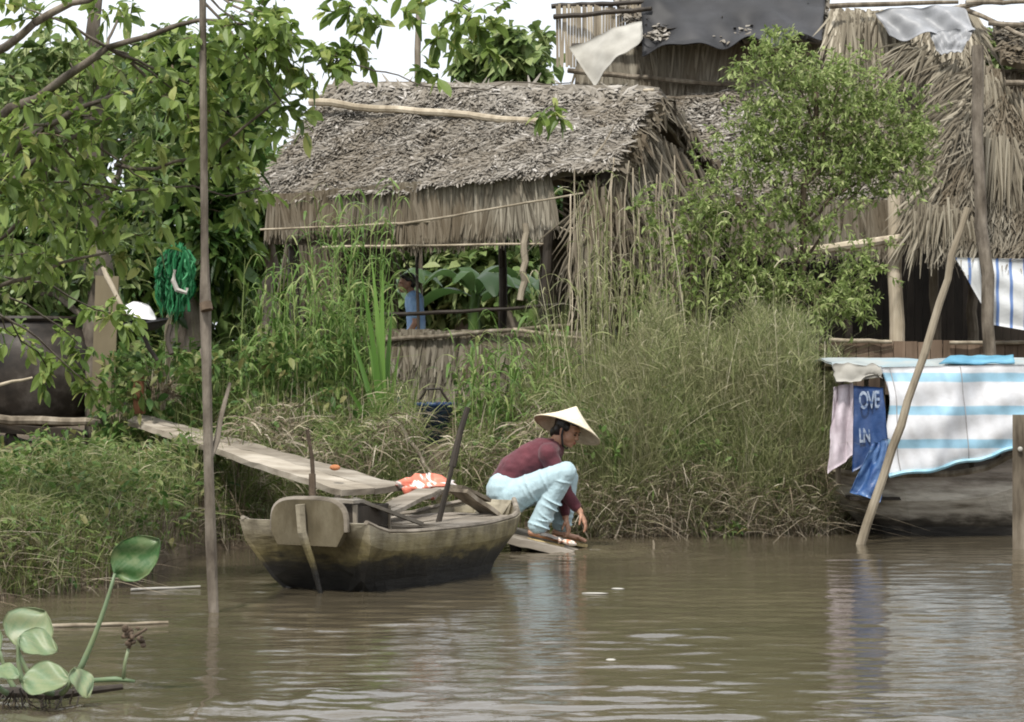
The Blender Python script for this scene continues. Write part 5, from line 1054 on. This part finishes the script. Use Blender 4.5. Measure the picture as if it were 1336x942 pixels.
# reeds with leaves along the stem
def reeds(name, label, pts, Hs, mat='reed', w=(.006, .012), nl=10, Lf=(.25, .5)):
    q = MB(); n = len(pts); pts = np.asarray(pts); t = np.linspace(0, 1, 6); az = U(0, 6.28, n); le = U(.02, .16, n); h = np.stack([np.cos(az), np.sin(az), 0 * az], 1)
    S = pts[:, None] + h[:, None] * (le * Hs)[:, None, None] * (t ** 2)[None, :, None]; S[..., 2] += Hs[:, None] * t
    q.ribbons(S, rng.normal(0, 1, (n, 3)) * [1, .3, .1] + [1, 0, 0], np.array([.005, .005, .0045, .004, .003, .002]), U(.3, 1, n))
    f = np.tile(np.linspace(.25, 1, nl), n); i = np.repeat(np.arange(n), nl); b = pts[i] + h[i] * (le * Hs)[i][:, None] * (f ** 2)[:, None]; b[:, 2] += Hs[i] * f
    a2 = np.tile(np.arange(nl) * 3.14, n) + np.repeat(U(0, 6.28, n), nl) + rng.normal(0, .5, n * nl); el = U(.6, 1.25, n * nl); LL = U(*Lf, n * nl); tt = np.linspace(0, 1, 6)
    d = np.stack([np.cos(a2) * np.cos(el), np.sin(a2) * np.cos(el), np.sin(el)], 1); C = b[:, None] + d[:, None] * (LL[:, None] * tt)[..., None]; C[..., 2] -= .75 * LL[:, None] * tt ** 2.2
    q.ribbons(C, np.stack([-np.sin(a2), np.cos(a2), 0 * a2], 1) + rng.normal(0, .3, (n * nl, 3)), U(*w, n * nl)[:, None] * np.array([.6, 1, 1, .8, .5, .06]), U(0, 1, n * nl))
    return tag(q.build(name, M[mat]), label, None, None, 'stuff')
def rp(n, px0, px1, D0, D1, top0, top1):
    px = U(px0, px1, n); px = np.where((px > 503) & (px < 592), px + 84, px); D = U(D0, D1, n); x = (px - CX) * D / F; gz = ground_z(x, D); tz = CH - (U(top0, top1, n) - CY) * D / F; return np.stack([x, D, gz], 1), np.clip(tz - gz, .3, 4)
a, b = rp(52, 420, 500, 18.2, 19.6, 240, 400); a2, b2 = rp(60, 300, 440, 18.0, 19.8, 330, 470); a3, b3 = rp(46, 530, 760, 17.9, 19.2, 420, 530)
reeds('reeds', 'tall green leafy reeds in front of the left part of the low hut', np.vstack([a, a2, a3]), np.concatenate([b, b2, b3]))
a, b = rp(80, 760, 930, 18.6, 19.7, 230, 400); a2, b2 = rp(95, 690, 1060, 18.0, 19.4, 350, 460)
reeds('reeds', 'thin straw and green reeds in front of the right end of the low hut', np.vstack([a, a2]), np.concatenate([b, b2]), 'grass', (.004, .008), 8, (.2, .4))
# feathery tops of the tall grass
a, b = rp(160, 830, 1085, 17.4, 18.8, 400, 500); reeds('seeding_grass', 'straw coloured seed heads rising from the tall grass right of the woman', a, b, 'grass', (.002, .004), 12, (.08, .2))
# broad-bladed clump
bcl = empty('blade_leaf_plant', P(502, 610, 17.9), 'bright green plant with long broad upright blades behind the sampan', 'plant')
base = P(503, 612, 17.9)
for i, (tx, ty) in enumerate(((455, 430), (470, 350), (484, 330), (500, 345), (512, 400), (522, 455), (448, 500), (492, 420), (478, 440), (535, 520), (440, 560))):
    tip = P(tx, ty, 17.9 + U(-.35, .25)); t = np.linspace(0, 1, 10)[:, None]; mid = base + (tip - base) * .5 + [(.03 if tx < 495 else -.03), 0, .12]
    C = (1 - t) ** 2 * base + 2 * t * (1 - t) * mid + t ** 2 * tip; q = MB(); q.ribbons(C[None], np.array([[1, U(-.8, .8), 0.1]]), np.interp(t[:, 0], [0, .3, .7, 1], [.012, .026, .018, .001])[None], fold=.35); q.build('leaf', M['blade'], bcl, True)
# bare roots at the foot of the bank
q = MB()
for i in range(110):
    x = U(.3, 3.0) if i < 80 else U(-2.1, -.2); y = float(shore(x)) + U(-.08, .15); p0 = np.array((x, y + .25, U(.12, .38))); p1 = np.array((x + U(-.2, .2), y - U(-.02, .12), -.05)); md = (p0 + p1) / 2 + [U(-.08, .08), -.08, U(0, .12)]
    t = np.linspace(0, 1, 7)[:, None]; q.tube((1 - t) ** 2 * p0 + 2 * t * (1 - t) * md + t ** 2 * p1, np.linspace(.009, .004, 7) * U(.6, 1.4), 5)
tag(q.build('exposed_roots', M['wood']), 'tangle of exposed roots at the waterline of the bank', None, None, 'stuff')
# vine strands on the hut
q = MB()
for i in range(26):
    a = P(U(740, 900), U(200, 330), 19.8 + U(-.2, .3)); b = P(a[0] * F / a[1] + CX + U(-15, 15), U(430, 520), 19.6); q.pole(a, b, .006, .005, 6, .015, 5)
tag(q.build('dry_stalks', M['wood_pale']), 'pale dry stalks standing in front of the right end of the low hut', None, None, 'stuff')

# water hyacinth in the foreground
def hyleaf(parent, base, tip0, ctr_dir, nrm, L_, W_, label=None, pet=.008, r=None):
    """petiole from base to tip0, then a round cupped blade"""
    base = np.array(base); tip0 = np.array(tip0); t = np.linspace(0, 1, 8)[:, None]; mid = (base + tip0) / 2 + [U(-.02, .02), 0, -.02]
    q = MB(); q.tube((1 - t) ** 2 * base + 2 * t * (1 - t) * mid + t ** 2 * tip0, np.linspace(pet * 1.5, pet * .7, 8), 8, .7); q.build('stalk', M['hyacinth'], parent, True)
    d = np.array(ctr_dir, float); d /= np.linalg.norm(d); n_ = np.array(nrm, float); n_ -= d * n_.dot(d); n_ /= np.linalg.norm(n_); s = np.cross(n_, d)
    u, v = np.meshgrid(np.linspace(0, 1, 15), np.linspace(-1, 1, 22), indexing='ij'); w_ = W_ / 2 * np.interp(u, [0, .08, .25, .5, .75, .92, 1], [.12, .62, .95, 1, .78, .36, .03])
    G = tip0 + d * (u * L_)[..., None] + s * (v * w_)[..., None] + n_ * ((.07 * W_ * v ** 2) - .12 * L_ * u ** 2 + .006 * np.sin(u * 9 + v * 4))[..., None]
    rb = U(.45, .85) if r is None else r; jj = np.tile(np.arange(21), 14); ii = np.repeat(np.arange(14), 21)
    vein = rb - .10 * (jj % 3 == 1) + .22 * (jj == 10) + .10 * np.sin(ii * .9 + jj * .5) + rng.normal(0, .04, 14 * 21) + .5 * ((ii > 11) & (rng.random(14 * 21) < .25))
    nrim = 2 * (14 + 21); MB().grid(G, th=.002, r=np.concatenate([vein, vein, np.full(nrim, rb)])).build('leaf', M['hyacinth'], parent, True)
def HP(px, py, D=8.9): return P(px, py, D)
h1 = empty('water_hyacinth', HP(60, 898), 'large water hyacinth with broad floating leaves in the lower left corner', 'water plant')
hyleaf(h1, HP(100, 882), HP(150, 748), (.72, -.1, .55), (.35, -1, .25), .215, .165, pet=.0085, r=.12)
hyleaf(h1, HP(45, 890), HP(22, 843), (.45, .15, .62), (.2, -1, .75), .17, .22)
hyleaf(h1, HP(30, 890, 8.7), HP(25, 832, 8.7), (.9, .0, -.25), (.1, -.7, .8), .15, .13)
hyleaf(h1, HP(70, 905, 8.6), HP(30, 888, 8.55), (1, -.2, .12), (.0, -.75, .7), .18, .15)
hyleaf(h1, HP(80, 905, 8.55), HP(98, 872, 8.5), (.45, -.3, -.75), (.8, -.6, .5), .12, .11)
hyleaf(h1, HP(20, 900, 8.8), HP(0, 850, 8.8), (-1, .1, .3), (0, -.8, .6), .2, .2)
hyleaf(h1, HP(10, 905, 8.6), HP(-12, 875, 8.55), (.9, -.3, -.05), (.1, -.5, .9), .12, .10)
q = MB(); q.tube([HP(-40, 905, 8.8), HP(20, 903, 8.75), HP(70, 907, 8.7), HP(160, 896, 8.8)], [.02, .02, .018, .012], 8)
for i in range(40):
    a = HP(U(-20, 110), U(895, 905), U(8.55, 8.9)); q.tube([a, a + [U(-.06, .06), U(-.05, .05), -.05], a + [U(-.1, .1), 0, -.12]], [.004, .003, .001], 4)
q.build('root_mat', M['wood_dark'], h1)
h2 = empty('flower_stalk', HP(165, 890, 9.1), 'small withered brown flower head on a short green stalk beside the water hyacinth', 'water plant')
q = MB(); q.tube([HP(118, 888, 9.1), HP(150, 886, 9.1), HP(176, 889, 9.1)], [.009, .011, .006], 7); q.tube([HP(161, 887, 9.1), HP(163, 865, 9.1), HP(168, 845, 9.1)], [.008, .007, .006], 7); q.build('stalk', M['hyacinth'], h2, True)
q = MB(); 
for i in range(22):
    a = HP(U(160, 188), U(818, 842), 9.1 + U(-.05, .05)); q.ellipsoid(a, np.array((.012, .009, .016)) * U(.6, 1.2), Euler((U(0, 3), U(0, 3), 0)).to_matrix(), 8)
q.tube([HP(168, 846, 9.1), HP(172, 832, 9.1), HP(192, 820, 9.1)], [.008, .009, .006], 6)
q.build('flower_head', M['twig'], h2)
# small weeds at the right foot of the grass
q = MB(); n = 90; b = np.stack([U(1.35, 1.75, n), U(16.95, 17.15, n), U(.02, .12, n)], 1); leaves(q, b, rng.normal(0, 1, (n, 3)) + [0, -.4, .2], U(.05, .11, n), U(.008, .014, n), 'lance')
tag(q.build('waterline_plant', M['leaf_bank']), 'small pale leafy plant at the waterline under the tall grass', 'plant')

# sub-parts: poles, edges and rims belong to the part they finish
for o in list(sc.objects):
    s = o.name.split('.')[0]
    tgt = {'ridge_pole': ('hut', 'roof'), 'roof_pole': ('hut', 'roof'), 'ridge_thatch': ('hut', 'roof'), 'gable_edge': ('hut', 'roof'), 'stern_rim': (0, 'stern_board'), 'leaf_fringe': (0, 'right_gable')}.get(s)
    if tgt and o.parent is not None:
        for k in o.parent.children:
            if k.name.split('.')[0] == tgt[1]: o.parent = k; break
    if s == 'gunwale' and o.parent is not None:
        for k in o.parent.children:
            if k.name.split('.')[0] == 'hull': o.parent = k; break
